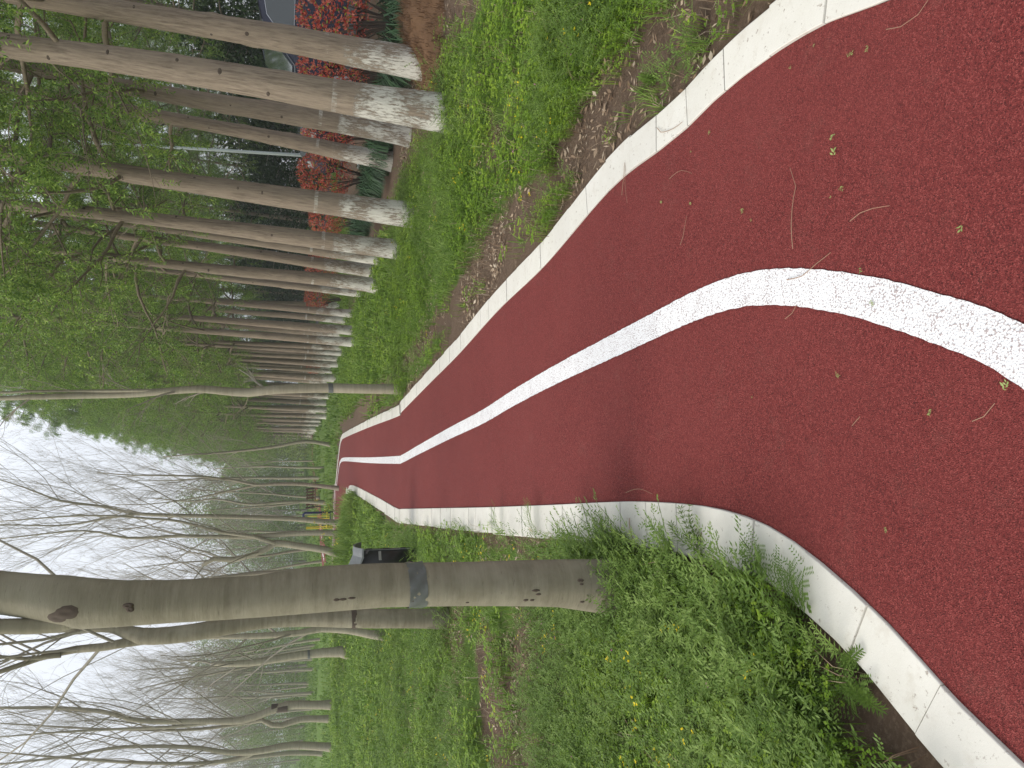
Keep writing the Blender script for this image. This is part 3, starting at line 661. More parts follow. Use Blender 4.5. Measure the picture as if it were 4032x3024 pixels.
def trunkmesh(name, pts, rad, n=20, seed=0, rough=.05, flare=.25, sub=.12, knobs=()):
    pts = [Vector(p) for p in pts]; L = catmull(pts, sub); 
    cum = [0]
    for a, b in zip(pts, pts[1:]): cum.append(cum[-1] + (b - a).length)
    cl = [0]
    for a, b in zip(L, L[1:]): cl.append(cl[-1] + (b - a).length)
    R_ = np.interp(np.array(cl) / cl[-1] * cum[-1], cum, rad); V, F = [], []
    rows = len(L); th = np.arange(n) * 2 * PI / n
    u = Vector((1, 0, 0)); out = []
    for i, p in enumerate(L):
        t = (L[min(i + 1, rows - 1)] - L[max(i - 1, 0)]).normalized(); u = (u - t * u.dot(t)).normalized(); q = t.cross(u)
        hgt = cl[i]; fl = 1 + flare * math.exp(-hgt / .16)
        no = vnoise(np.cos(th) * 2.3 + 20 + seed, np.sin(th) * 2.3 + hgt * 1.1 + 20) - .5; no2 = vnoise(th * 3.5 + seed * 3, np.full(n, hgt * 2.0)) - .5
        rr = R_[i] * fl * (1 + rough * 1.6 * no + rough * .8 * no2 + (.10 * np.cos(th * 5 + seed) * math.exp(-hgt / .12)))
        for (kh, ka, ks, kw) in knobs: rr = rr + ks * np.exp(-((hgt - kh) / kw) ** 2) * np.exp(-(((th - ka + PI) % (2 * PI) - PI) / .5) ** 2)
        for k in range(n): out.append(p + (u * math.cos(th[k]) + q * math.sin(th[k])) * rr[k])
    idx_ = np.arange(rows * n).reshape(rows, n)
    F = np.stack([idx_[:-1], np.roll(idx_, -1, 1)[:-1], np.roll(idx_, -1, 1)[1:], idx_[1:]], -1).reshape(-1, 4)
    cap = [np.array([[idx_[-1, 0], idx_[-1, k], idx_[-1, k + 1]] for k in range(1, n - 1)])]
    return mesh_np(name, np.array([tuple(v) for v in out]), [F] + cap, True)

# --- limewashed plantation trees: three shared builds
def foliage_strings(r, anchors, per, L, W, droop=.8):
    q = []
    for a, d in anchors:
        p = a.copy(); dd = (d * .5 + vrand(r) * .5 + Vector((0, 0, -droop))).normalized()
        for j in range(per):
            p = p + dd * (L * .55); dd = (dd + vrand(r) * .25 + Vector((0, 0, -.12))).normalized()
            s_ = dd.cross(vrand(r)).normalized()
            q.append(leafquad(p, s_ + dd * .7, vrand(r), L * r.uniform(.7, 1.2), W * r.uniform(.8, 1.2))); q.append(leafquad(p, -s_ + dd * .7, vrand(r), L * r.uniform(.7, 1.2), W * r.uniform(.8, 1.2)))
    return q
def limewash_build(seed):
    r = random.Random(seed); Ht = 15.0; P = []; R_ = []
    for i in range(16):
        z = Ht * i / 15; P.append(Vector((.045 * math.sin(z * .45 + seed) + .02 * math.sin(z * 1.3 + seed * 2), .045 * math.cos(z * .4 + seed * 1.7) - .045 * math.cos(seed * 1.7), z - (.12 if i == 0 else 0)))); R_.append(.19 * (.17 + .83 * math.exp(-z / 5.2)) * (1 - (z / Ht) ** 4 * .7))
    P = [p - Vector((P[0].x, P[0].y, 0)) for p in P]
    knobs = [(r.uniform(1.6, 7), r.uniform(0, 2 * PI), r.uniform(.012, .03), r.uniform(.03, .07)) for _ in range(22)]
    tm = trunkmesh('trunk', P, R_, 20, seed, .05, .18, .14, knobs)
    def at(z): i = min(14, int(z)); return P[i].lerp(P[i + 1], z - i)
    limbs = []; anch = []
    for k in range(46):
        z = 3.6 + 11 * (k / 46) ** .95 + r.uniform(-.2, .2); z = min(z, 14.6); a = k * 2.4 + r.uniform(-.5, .5); L = 2.7 * (1 - (z - 3.4) / 12.5) ** .75 * r.uniform(.65, 1.15) + .35
        if z < 5: L *= .8
        d = Vector((math.cos(a), math.sin(a), r.uniform(.1, .7))); o = []
        grow(r, at(min(z, 14.9)), d, L, .008 + .011 * L, 0, o, up=-.06, wob=.24, nseg=7, kids=(6, 3), ratio=.52)
        limbs += o
        for lev, pts, rr in o:
            if z < 5.2 and r.random() < .45: continue
            for i in range(1, len(pts)):
                if lev == 0 and i < 3: continue
                for _ in range(2 if lev else 1): 
                    if r.random() < .70: anch.append((pts[i].lerp(pts[i - 1], r.random()), (pts[i] - pts[i - 1]).normalized()))
    lm = woodmesh('branches', limbs, 0, 0, 5); l2 = woodmesh('twigs', limbs, 1, 2, 3)
    q = foliage_strings(r, anch, 8, .060, .017, .85); A = arr(q)
    fm = mesh_np('crown', A.reshape(-1, 3), np.arange(len(A) * 4).reshape(-1, 4), False, {'tint': np.repeat(np.random.RandomState(seed).rand(len(A)), 4)})
    tm.materials.append(M_barkR); lm.materials.append(M_limbR); l2.materials.append(M_limbR); fm.materials.append(M_crown)
    return tm, lm, l2, fm
LW = [limewash_build(k) for k in (1, 2, 5)]
kn = MB().lathe([(.0, .004), (.012, .006), (.020, .009), (.028, .007), (.040, -.002), (.05, -.016)], 10)
knm = kn.mesh('knot', True); knm.materials.append(M_knot)
def lime_tree(x, y, r0, label, group=None, build=0, lean=(0, 0), rz=0.0, knots=0, hs=1.0, top=True):
    tm, lm, l2, fm = LW[build]; root = empty('limewashed_tree', (x, y, gz(x, y)), rz)
    root.rotation_euler = (lean[1], lean[0], rz); s_ = r0 / .2; root.scale = (.55 + .5 * s_, .55 + .5 * s_, hs)
    tag(root, label, 'tree', group)
    t = link('trunk', tm, None, root); t.scale = (s_ / (.55 + .5 * s_), s_ / (.55 + .5 * s_), 1)
    tag(link('branch', lm, None, root), kind='stuff'); tag(link('twigs', l2, None, root), kind='stuff'); tag(link('crown', fm, None, root), kind='stuff')
    r = random.Random(int(x * 100 + y)); 
    Rz = Matrix.Rotation(-rz, 3, 'Z'); tocam = Rz @ Vector((-x, -y, 0)).normalized(); ca = math.atan2(tocam.y, tocam.x)
    for k in range(knots):
        z = 1.7 + 4.6 * (k + r.random() * .7) / knots; a = ca + r.uniform(-.9, 1.1)
        i = min(14, int(z)); 
        rr = .19 * (.17 + .83 * math.exp(-z / 5.2)) * .97
        seed = (1, 2, 5)[build]; cx = .045 * math.sin(z * .45 + seed) + .02 * math.sin(z * 1.3 + seed * 2) - (.045 * math.sin(seed) + .02 * math.sin(seed * 2)); cy = .045 * math.cos(z * .4 + seed * 1.7) - .045 * math.cos(seed * 1.7)
        n_ = Vector((math.cos(a), math.sin(a), 0)); kk = link('knot', knm, None, t, Vector((cx, cy, z)) + n_ * rr * 1.0); kk.rotation_euler = n_.to_track_quat('Z', 'Y').to_euler(); kk.scale = (r.uniform(.45, .85), r.uniform(.35, .6), .7)
    return root
def lime_px(X, Y, wpx, top, label, build, knots=0, yfix=None, hs=1.0, group='limewashed trees standing in rows'):
    """base pixel, trunk width, and a second point (X2, Y2) higher on the trunk axis"""
    b = gp(X, Y) if yfix is None else pp(X, Y, yfix); t = pp(top[0], top[1], b.y); r0 = wpx / 2 / FPX * (b - CAM).dot(_F)
    dz = t.z - b.z; lx = math.atan2(t.x - b.x, dz)
    return lime_tree(b.x, b.y, r0, label, group, build, (lx, 0), rnd.uniform(0, 6), knots, hs)
# lean is applied about Y first, so a free spin about Z has to come last: bake it as rotation order
_old = lime_tree
def lime_tree(x, y, r0, label, group=None, build=0, lean=(0, 0), rz=0.0, knots=0, hs=1.0):
    o = _old(x, y, r0, label, group, build, (0, 0), rz, knots, hs)
    o.rotation_euler = (Matrix.Rotation(lean[0], 3, 'Y') @ Matrix.Rotation(lean[1], 3, 'X') @ Matrix.Rotation(rz, 3, 'Z')).to_euler(); return o
RT = [ # base X, base Y, width px, (X,Y of axis higher up), label, build, knots
 (1715, 262, 128, (300, 35), 'limewashed tree standing on the brown straw mound, outermost of the row beside the dark car', 0, 7, None),
 (1778, 447, 155, (0, 165), 'thickest limewashed tree, its foot deep in weeds, second from the dark car', 1, 10, None),
 (1614, 529, 100, (300, 290), 'limewashed tree right behind the thickest one, on bare brown soil', 2, 7, None),
 (1549, 638, 76, (300, 405), 'slender limewashed tree beside the widest open gap where red shrub leaves show', 0, 6, None),
 (1622, 848, 108, (100, 650), 'stout limewashed tree with a white ring, at the other side of the widest gap', 1, 10, None),
 (1582, 985, 84, (200, 830), 'limewashed tree with the brightest flaking white patch at its foot', 2, 8, None),
 (1412, 1016, 52, (600, 905), 'narrow limewashed tree half behind the one with the brightest white patch', 0, 4, 14.5),
 (1412, 1063, 56, (600, 950), 'narrow limewashed tree just past the brightest white patch, with a clear white ring', 1, 4, 15.5),
 (1430, 1121, 62, (500, 1010), 'broad limewashed tree standing in front of a slim one before a dark gap', 2, 5, 15.0),
 (1401, 1153, 34, (600, 1060), 'slim limewashed tree squeezed behind a broad one at the small dark gap', 0, 3, 18.0),
 (1372, 1235, 34, (600, 1160), 'first limewashed trunk after the small dark gap with red leaves', 1, 0, None),
 (1352, 1262, 30, (600, 1190), 'second limewashed trunk after the small dark gap', 2, 0, None),
 (1392, 1303, 40, (600, 1245), 'third limewashed trunk after the small dark gap, rather wide', 0, 0, None),
 (1396, 1348, 40, (600, 1295), 'limewashed trunk with a brown foot, mid-row', 1, 0, None),
 (1338, 1370, 26, (600, 1325), 'thin limewashed trunk next after the brown-footed one', 2, 0, None),
 (1347, 1392, 22, (600, 1350), 'thin limewashed trunk two places after the brown-footed one', 0, 0, None),
 (1324, 1412, 24, (600, 1375), 'thin limewashed trunk three places after the brown-footed one', 1, 0, None),
 (1322, 1436, 26, (600, 1400), 'limewashed trunk beside the faint last red shrub', 2, 0, None),
 (1298, 1462, 20, (700, 1430), 'far thin limewashed trunk two places before the pale path-side tree', 0, 0, None),
 (1311, 1490, 34, (700, 1462), 'far wide limewashed trunk directly before the pale path-side tree', 1, 0, None),
 (1291, 1560, 24, (700, 1530), 'first limewashed trunk beyond the pale path-side tree', 2, 0, None),
 (1277, 1586, 26, (700, 1560), 'second limewashed trunk beyond the pale path-side tree', 0, 0, None),
 (1279, 1614, 26, (700, 1590), 'third limewashed trunk beyond the pale path-side tree', 1, 0, None),
 (1277, 1640, 22, (700, 1618), 'fourth limewashed trunk beyond the pale path-side tree', 2, 0, None),
 (1258, 1656, 16, (800, 1638), 'fifth, greyish limewashed trunk beyond the pale path-side tree', 0, 0, None),
 (1260, 1672, 16, (800, 1655), 'sixth limewashed trunk beyond the pale path-side tree', 1, 0, None)]
for X, Y, wp, tp, lb, bd, kn_, yf in RT:
    if yf is None and X < 1500:        # feet of far trees are hidden by weeds: nearer than they look
        yf = gp(X, Y).y * .93
    lime_px(X, Y, wp, tp, lb, bd, kn_, yf)
r_ = random.Random(9)
k = 0
for c0, y0, y1, st in ((3.7, 50, 150, 3.4), (4.9, 26, 150, 3.2)):
    y = y0
    while y < y1:
        lime_tree(c0 - .128 * y + r_.uniform(-.2, .2), y, r_.uniform(.17, .22), 'distant limewashed trunk in the tightly packed far end of the row', 'far end of the limewashed rows', k % 3, (r_.uniform(.0, .05), 0), r_.uniform(0, 6)); k += 1; y += st * r_.uniform(.85, 1.15)
for c0, y0, y1 in ((13.8, 17, 64), (16.6, 18, 60), (19.6, 21, 60), (6.4, 26, 70)):
    y = y0
    while y < y1:
        lime_tree(c0 - .128 * y + r_.uniform(-.4, .4), y, r_.uniform(.13, .2), 'shaded tree trunk in the dark wood behind the red shrubs', 'shaded trees behind the red shrubs', k % 3, (r_.uniform(-.02, .05), 0), r_.uniform(0, 6)); k += 1; y += 3.6 * r_.uniform(.8, 1.25)

# --- bare trees with measured stems
def hero(name, stems, label, cat='tree', bark_=None, crown=(9, 3.2, .30), yb=None, seed=0, tape=None, n=18, twigs=True, kids=(5, 4, 3), leafy=0, group=None, frac=.4, rough=.05, flare=.25):
    X, Y, wp = stems[0][0]; b = gp(X, Y) if yb is None else pp(X, Y, yb); b = Vector((b.x, b.y, gz(b.x, b.y) - .02)); dep = (Vector((b.x, b.y, 0)) - CAM).dot(_F)
    root = empty(name, b); tag(root, label, cat, group); r = random.Random(seed + 50); out = []
    for si, st in enumerate(stems):
        P = [pp(x, y, b.y) - b for x, y, w_ in st]
        if si == 0: P[0].z = -.05
        off = r.uniform(-.06, .06) if si else 0
        for i, p in enumerate(P): p.y = off * i / 2 + (.05 * math.sin(i * 1.7 + seed) * (i > 0) if b.y > 5 else 0)
        R_ = [w_ / 2 / FPX * (Vector((b.x + p.x, b.y, b.z + p.z)) - CAM).dot(_F) for p, (x, y, w_) in zip(P, st)]
        tmesh = trunkmesh('trunk' if si == 0 else 'limb', P, R_, n if si == 0 else 10, seed + si, rough, flare if si == 0 else 0, .12 if b.y < 15 else .3)
        tk = link('trunk' if si == 0 else 'limb', tmesh, bark_ or (M_barkL if b.y < 10 else M_barkP), root)
        if si == 0 and tape:
            for th_, z_, wd, mt_ in tape:
                cum = [p.z for p in P]; cx = np.interp(z_, cum, [p.x for p in P]); cy = np.interp(z_, cum, [p.y for p in P]); rr = float(np.interp(z_, cum, R_)) * (1 + rough * .6) + .002
                mb = MB(); N_ = 40; V = []
                for zz in range(5):
                    for k in range(N_):
                        a = 2 * PI * k / N_; wv = .0025 * math.sin(a * 7 + zz * 2) + .0015 * math.sin(a * 13 + zz)
                        V.append((cx + (rr + wv) * math.cos(a), cy + (rr + wv) * math.sin(a), z_ + (zz / 4 - .5) * wd + .006 * math.sin(a + 1)))
                mb.add(V, [(i * N_ + k, i * N_ + (k + 1) % N_, (i + 1) * N_ + (k + 1) % N_, (i + 1) * N_ + k) for i in range(4) for k in range(N_)])
                link(th_, mb.mesh(th_, True), mt_, root)
        # side branches
        nb, Lb, up = crown; m_ = len(P)
        for k in range(nb if si == 0 else int(nb * .7)):
            t = (frac if si == 0 else .15) + (1 - (frac if si == 0 else .15)) * (k + r.random()) / nb; t = min(t, .995) * (m_ - 1); i = min(int(t), m_ - 2); q = P[i].lerp(P[i + 1], t - i); ax = (P[i + 1] - P[i]).normalized()
            rr = R_[i] + (R_[i + 1] - R_[i]) * (t - i); a = k * 2.4 + r.uniform(-.6, .6); sd_ = Vector((math.cos(a), math.sin(a), 0))
            grow(r, q, ax * .9 + sd_ * r.uniform(.5, .85), Lb * r.uniform(.6, 1.2), min(rr * .38, .022), 0, out, up=up, wob=.2, kids=kids[:-1] if not twigs else kids, ratio=.55)
    for lo, hi, sd_, nm in ((0, 0, 6, 'branch'), (1, 1, 4, 'small_branches'), (2, 9, 3, 'twigs')):
        me = woodmesh(nm, out, lo, hi, sd_)
        if me:
            o = link(nm, me, M_twig, root); tag(o, kind='stuff')
    return root
z_of = lambda X, Y, y: pp(X, Y, y).z
yL1 = gp(2430, 2310).y
L1 = hero('bare_tree', [[(2470, 2312, 215), (2380, 2308, 192), (2200, 2296, 180), (1833, 2299, 168), (1516, 2304, 168), (1400, 2311, 172), (1200, 2325, 176), (1016, 2348, 160), (678, 2368, 164), (480, 2376, 178), (340, 2376, 196), (240, 2362, 190), (120, 2346, 170), (0, 2332, 163), (-300, 2300, 150), (-900, 2290, 120), (-1700, 2300, 70)],
      [(330, 2410, 110), (215, 2443, 92), (120, 2455, 66), (0, 2450, 58), (-300, 2480, 50), (-800, 2550, 30)]],
     'thick smooth-barked tree rooted beside the kerb, nearest the camera, wrapped with grey tape', crown=(0, 1.8, .25), seed=1, n=36, rough=.03, frac=.62, flare=.34,
     tape=[('tape_band', z_of(1576, 2303, yL1) - 0, .075, M_tape)])
from mathutils.bvhtree import BVHTree
def scar(tree, X, Y, sz, asp=.7, nm='branch_scar', rz=0):
    tk = [c for c in tree.children if c.name.startswith('trunk')][0]; me_ = tk.data
    bv_ = BVHTree.FromPolygons([v.co for v in me_.vertices], [tuple(p.vertices) for p in me_.polygons]); hit = bv_.ray_cast(CAM - tree.location, ray(X, Y).normalized())
    if hit[0] is None: return
    n_ = hit[1] if hit[1].dot(CAM - tree.location - hit[0]) > 0 else -hit[1]
    k_ = link(nm, knm, None, tk, hit[0] + n_ * .001); k_.rotation_euler = (n_.to_track_quat('Z', 'Y').to_matrix() @ Matrix.Rotation(rz, 3, 'Z')).to_euler(); k_.scale = (sz / .05, sz / .05 * asp, .6 * sz / .03 if sz < .03 else .28)
for a_ in [(262, 2412, .05, .55), (225, 2432, .04, .7), (505, 2385, .026, .5), (512, 2400, .018, .8), (1325, 2362, .016, .5), (1350, 2360, .02, .35), (1385, 2355, .02, .3), (2070, 2363, .015, .5), (2095, 2363, .013, .5), (2110, 2325, .024, .3), (2120, 2340, .016, .4), (2286, 2285, .02, .5), (2292, 2370, .014, .5), (1625, 2366, .010, .5), (2290, 2300, .012, .5), (1840, 2372, .010, .5)]:
    scar(L1, *a_, rz=PI / 2)
hero('bare_tree', [[(1757, 2437, 70), (1600, 2432, 74), (1440, 2430, 76), (1200, 2436, 72), (1016, 2448, 70), (745, 2487, 68), (556, 2503, 64), (440, 2478, 40), (325, 2473, 32), (0, 2478, 24), (-400, 2460, 14)],
      [(570, 2515, 44), (474, 2532, 36), (407, 2545, 33), (285, 2568, 30), (149, 2601, 24), (0, 2645, 19), (-400, 2760, 10)], [(240, 2580, 20), (100, 2590, 16), (0, 2581, 14), (-400, 2600, 8)]],
     'smooth tree half hidden behind the thickest trunk, forking high up', crown=(6, 2.2, .25), seed=2, frac=.6, tape=[('tape_band', .95, .05, M_knot)])
hero('bare_tree', [[(1523, 2506, 40), (1460, 2494, 32), (1376, 2483, 28), (1263, 2481, 25), (1180, 2490, 24), (1016, 2500, 24), (745, 2513, 16), (500, 2530, 9)]], 'slim tree with a curved foot, peeping out behind the two near trunks', crown=(8, 2.8, .3), seed=3)
hero('bare_tree', [[(1382, 2574, 44), (1340, 2565, 40), (1230, 2577, 33), (1150, 2585, 31), (982, 2608, 26), (833, 2615, 18)]], 'sawn-off leaning trunk with a dark knot, on the lawn', crown=(4, 1.6, .2), seed=4, frac=.7, tape=[('tape_band', 1.02, .06, M_tape)])
hero('bare_tree', [[(1325, 2776, 33), (1218, 2777, 31), (1130, 2780, 34), (1050, 2802, 29), (949, 2835, 27), (780, 2842, 23), (610, 2842, 20), (508, 2828, 18), (406, 2801, 16), (203, 2790, 13), (0, 2788, 10)],
      [(860, 2840, 16), (700, 2862, 13), (500, 2872, 11), (250, 2880, 8), (0, 2900, 5)]], 'bare tree with a dark swollen knot low on its trunk, standing on the open lawn', crown=(12, 4.2, .35), seed=5, tape=[('dark_knot', 1.75, .5, M_knot)], kids=(6, 5, 4))
hero('bare_tree', [[(1308, 2832, 27), (1186, 2835, 24), (1110, 2856, 22), (1070, 2852, 20), (1030, 2836, 17), (980, 2848, 13), (745, 2872, 11), (400, 2868, 8), (0, 2850, 5)]], 'crooked bare tree with an elbow bend next to the dark-knotted one', crown=(9, 3.8, .35), seed=6, kids=(6, 4, 4))
hero('bare_tree', [[(1315, 2944, 32), (1150, 2937, 29), (1016, 2955, 25), (900, 2962, 20), (745, 2945, 16), (474, 2943, 13), (270, 2975, 10), (0, 3010, 7)], [(1010, 2955, 22), (930, 2990, 18), (745, 3002, 14), (400, 2990, 10), (0, 2960, 6)]], 'bare tree splitting into two stems, closest to the picture edge on the lawn', crown=(12, 4.0, .35), seed=7, kids=(6, 5, 4))
hero('bare_tree', [[(1274, 2967, 19), (1150, 2965, 17), (1010, 2978, 14), (850, 3000, 11), (600, 3010, 8), (300, 2990, 5)]], 'thinner bare tree just behind the two-stemmed one', crown=(9, 4.0, .35), seed=8)
hero('bare_tree', [[(1400, 2184, 30), (1280, 2163, 28), (1180, 2150, 26), (1084, 2140, 27), (1050, 2162, 22), (990, 2185, 21), (915, 2205, 21), (840, 2202, 20), (795, 2228, 12)],
      [(1084, 2140, 17), (1000, 2110, 14), (880, 2096, 12), (712, 2053, 10), (600, 2040, 9), (350, 2025, 7), (0, 2050, 4)]], 'bare tree with a drooping sawn limb, rising right behind the black litter bin', crown=(8, 2.6, .2), seed=9, yb=20.5, kids=(5, 4, 4))
hero('bare_tree', [[(1382, 2100, 23), (1250, 2097, 22), (1140, 2104, 20), (980, 2115, 18), (850, 2112, 15), (712, 2110, 13), (500, 2120, 10), (330, 2090, 7), (0, 2120, 4)]], 'bare tree between the litter bin tree and the tall straight one', crown=(10, 3.6, .3), seed=10, yb=20.5, kids=(6, 4, 4))
hero('bare_tree', [[(1348, 2063, 26), (1250, 2052, 22), (1150, 2044, 20), (950, 2035, 18), (712, 2029, 15), (528, 2022, 13), (406, 1995, 10), (240, 1970, 8), (100, 1920, 5), (0, 1890, 3)], [(540, 2024, 10), (420, 2040, 9), (250, 2070, 7), (0, 2065, 4)]], 'tall straight bare tree in front of the yellow exercise machine', crown=(14, 4.2, .35), seed=11, kids=(6, 5, 4), yb=23)
hero('bare_tree', [[(1287, 1981, 16), (1200, 1976, 13), (1110, 1978, 11), (980, 1985, 9), (850, 1965, 7), (745, 1975, 6), (600, 1960, 4)], [(1180, 1978, 8), (1100, 1990, 7), (950, 2000, 5), (800, 2010, 3)]], 'pale twin-stemmed bare tree between the bench and the exercise machine', crown=(8, 3.6, .3), seed=12, bark_=M_barkP)
hero('bare_tree', [[(1318, 1925, 17), (1200, 1908, 14), (1084, 1905, 13), (1006, 1909, 11), (924, 1893, 10), (791, 1877, 8), (633, 1871, 7), (500, 1870, 5), (380, 1860, 3)], [(1020, 1909, 9), (900, 1935, 8), (780, 1960, 6), (600, 1985, 4), (450, 1990, 3)]], 'bare tree standing in front of the wooden bench where the path bends', crown=(12, 3.8, .3), seed=13, kids=(6, 5, 4), yb=27)
hero('bare_tree', [[(1278, 1842, 10), (1150, 1840, 8), (1060, 1836, 7), (980, 1838, 5), (850, 1845, 4)]], 'small whitish bare tree right before the far red path', crown=(8, 3.0, .3), seed=14, bark_=M_barkP)
hero('bare_tree', [[(1235, 1814, 7), (1120, 1816, 5), (1060, 1817, 4), (950, 1822, 3)]], 'faint thin white trunk at the end of the limewashed row', crown=(6, 3.5, .3), seed=15, bark_=M_barkP, yb=60)
hero('bare_tree', [[(1290, 1752, 15), (1203, 1738, 14), (1076, 1760, 12), (950, 1775, 10), (823, 1786, 8), (740, 1790, 6), (640, 1800, 4)]], 'curved slender tree alone on the grass between the pale path-side tree and the bend', crown=(6, 2.6, .35), seed=16, bark_=M_barkP, yb=34)
hero('bare_tree', [[(1572, 1531, 39), (1400, 1530, 37), (1290, 1528, 37), (1164, 1530, 37), (1075, 1534, 36), (981, 1546, 35), (880, 1540, 33), (791, 1532, 30), (665, 1540, 27), (506, 1553, 26), (316, 1558, 24), (127, 1563, 22), (0, 1568, 18), (-300, 1565, 14), (-800, 1570, 8)],
      [(640, 1536, 13), (500, 1538, 13), (316, 1540, 12), (127, 1540, 11), (0, 1545, 9), (-300, 1530, 6)]], 'pale slender tree growing right at the kerb, alone on the row side of the path', crown=(7, .7, .1), seed=17, bark_=M_barkP, frac=.3, tape=[('tape_band', z_of(1289, 1528, gp(1572, 1531).y), .07, M_tape)], kids=(4, 3, 2))

# --- bare woods in the distance, leafing trees behind them
def bare_build(seed, Ht, r0, kids=(7, 5, 4)):
    r = random.Random(seed); P = [Vector((0, 0, -.1))]; d = Vector((r.uniform(-.05, .05), r.uniform(-.05, .05), 1))
    for i in range(9): d = (d + vrand(r) * .07 + Vector((0, 0, .15))).normalized(); P.append(P[-1] + d * Ht / 9)
    R_ = [r0 * (1 - i / 9) ** .8 + .008 for i in range(10)]; out = []
    for k in range(13):
        t = .24 + .74 * (k + r.random()) / 13; t *= 8.99; i = int(t); a = k * 2.4 + r.uniform(-.5, .5)
        grow(r, P[i].lerp(P[i + 1], t - i), Vector((math.cos(a), math.sin(a), .9)), Ht * .34 * r.uniform(.7, 1.2) * (1.15 - .6 * t / 9), R_[i] * .45, 0, out, up=.38, wob=.17, kids=kids, ratio=.55)
    a = trunkmesh('trunk', P, R_, 8, seed, .04, .2, .4); b = woodmesh('branch', out, 0, 0, 4); c = woodmesh('twigs', out, 1, 9, 3)
    a.materials.append(M_barkP); b.materials.append(M_twig); c.materials.append(M_twig); return a, b, c
BB = [bare_build(s_, h_, r0_) for s_, h_, r0_ in ((21, 10, .09), (22, 8.5, .075), (23, 11, .10), (24, 9, .07))]
def put_bare(x, y, label, group, b, sc):
    root = empty('bare_tree', (x, y, gz(x, y))); root.rotation_euler = (rnd.uniform(-.04, .04), rnd.uniform(-.04, .05), rnd.uniform(0, 6)); root.scale = (sc, sc, sc); tag(root, label, 'tree', group)
    link('trunk', BB[b][0], None, root); tag(link('branch', BB[b][1], None, root), kind='stuff'); tag(link('twigs', BB[b][2], None, root), kind='stuff')
# individually measured thin trunks on the lawn, then the wood
for X, Y, l in ((1260, 2516, 'thin bare tree directly beside the peeping slim tree on the lawn'), (1290, 2554, 'pale thin bare tree touching the sawn-off trunk from behind'), (1218, 2638, 'short-looking thin bare tree beyond the sawn-off trunk'), (1198, 2662, 'thin bare tree next after the short-looking one'),
                (1220, 2690, 'thin bare tree just before the leaning white one'), (1238, 2728, 'leaning whitish bare tree in the middle of the lawn'), (1225, 2818, 'bare tree bending behind the crooked one'), (1270, 2210, 'thin pale tree next to the litter bin'), (1318, 2232, 'pale tree close behind the thickest trunk, on the litter bin side'),
                (1300, 2155, 'short thin tree seen past the litter bin tree'), (1260, 1880, 'thin pale tree standing at the far red path'), (1262, 1960, 'thin tree just behind the bench')):
    p = gp(X, Y); put_bare(p.x, p.y, l, 'single bare trees on the lawn', rnd.randrange(4), min(1.15, .62 + p.y / 130))
for i in range(75):
    y = 42 + 70 * rnd.random() ** .9; x = rnd.uniform(-.56 * y - 3, -.13 * y - 1.5)
    if x > -.2 * y and y < 60: x -= 6
    if abs(y - (42 + .3 * (x + 4))) < 4 : y += 8
    put_bare(x, y, 'one of many thin bare trees crowding the far wood behind the lawn', 'bare wood behind the lawn', i % 4, rnd.uniform(.75, 1.1))
def leafy_build(seed, Ht, rad, nleaf, L, m, low=.12):
    r = random.Random(seed); P = [Vector((0, 0, -.1)), Vector((.1, 0, Ht * .4)), Vector((0, .1, Ht * .8))]; out = []; q = []
    a = trunkmesh('trunk', P, [.14, .09, .03], 8, seed, .05, .2, .5); a.materials.append(M_twig)
    cl = []
    for k in range(34):
        z = Ht * (low + (1 - low) * r.random()); f = (z / Ht - low) / (1 - low); rr = rad * (math.sin(PI * min(1, f * .8 + .22)) ** .8) * r.uniform(.35, 1); an = r.uniform(0, 2 * PI)
        c = Vector((rr * math.cos(an), rr * math.sin(an), z)); cl.append((c, rad * r.uniform(.16, .34))); out.append((0, [Vector((0, 0, max(.3, z * .75))), c * .5 + Vector((0, 0, z * .45)), c], [.03, .02, .01]))
    b = woodmesh('branch', out, 0, 0, 4); b.materials.append(M_twig)
    for i in range(nleaf):
        c, s_ = cl[r.randrange(len(cl))]; p = c + Vector((r.gauss(0, 1), r.gauss(0, 1), r.gauss(0, .8))) * s_; q.append(leafquad(p, vrand(r), vrand(r), L * r.uniform(.7, 1.3), L * .5))
    A = arr(q); f = mesh_np('crown', A.reshape(-1, 3), np.arange(len(A) * 4).reshape(-1, 4), False, {'tint': np.repeat(np.random.RandomState(seed).rand(len(A)), 4)}); f.materials.append(m); return a, b, f
FT = [leafy_build(31, 11, 3.6, 6500, .22, M_far), leafy_build(32, 9, 3.2, 6500, .22, M_far)]
def put_leafy(name, B, x, y, sc, label, cat, group):
    root = empty(name, (x, y, gz(x, y))); root.rotation_euler = (0, 0, rnd.uniform(0, 6)); root.scale = (sc, sc, sc * rnd.uniform(.85, 1.15)); tag(root, label, cat, group)
    link('trunk', B[0], None, root); tag(link('branch', B[1], None, root), kind='stuff'); tag(link('crown', B[2], None, root), kind='stuff')
for i in range(38):
    y = rnd.uniform(62, 105); x = -.60 * y + (.55 * y) * (i + rnd.random()) / 38; put_leafy('leafy_tree', FT[i % 2], x, y, rnd.uniform(.6, 1.05) * (1 if x > -.38 * y else .8), 'hazy olive tree coming into leaf behind the bare wood', 'tree', 'leafing trees closing the view behind the bare wood')
SH = [leafy_build(41, 3.0, 1.5, 3800, .13, M_dark, .03), leafy_build(42, 3.6, 1.7, 4200, .13, M_dark, .03)]
for i in range(44):
    y = 20 + 62 * i / 43; x = 16.2 - .128 * y - .05 * (y - 20) + rnd.uniform(-.8, .8); put_leafy('evergreen_shrub', SH[i % 2], x, y, rnd.uniform(1.0, 1.5), 'dark evergreen shrub closing the view behind the shaded trunks', 'shrub', 'dark evergreen shrubs behind the rows')
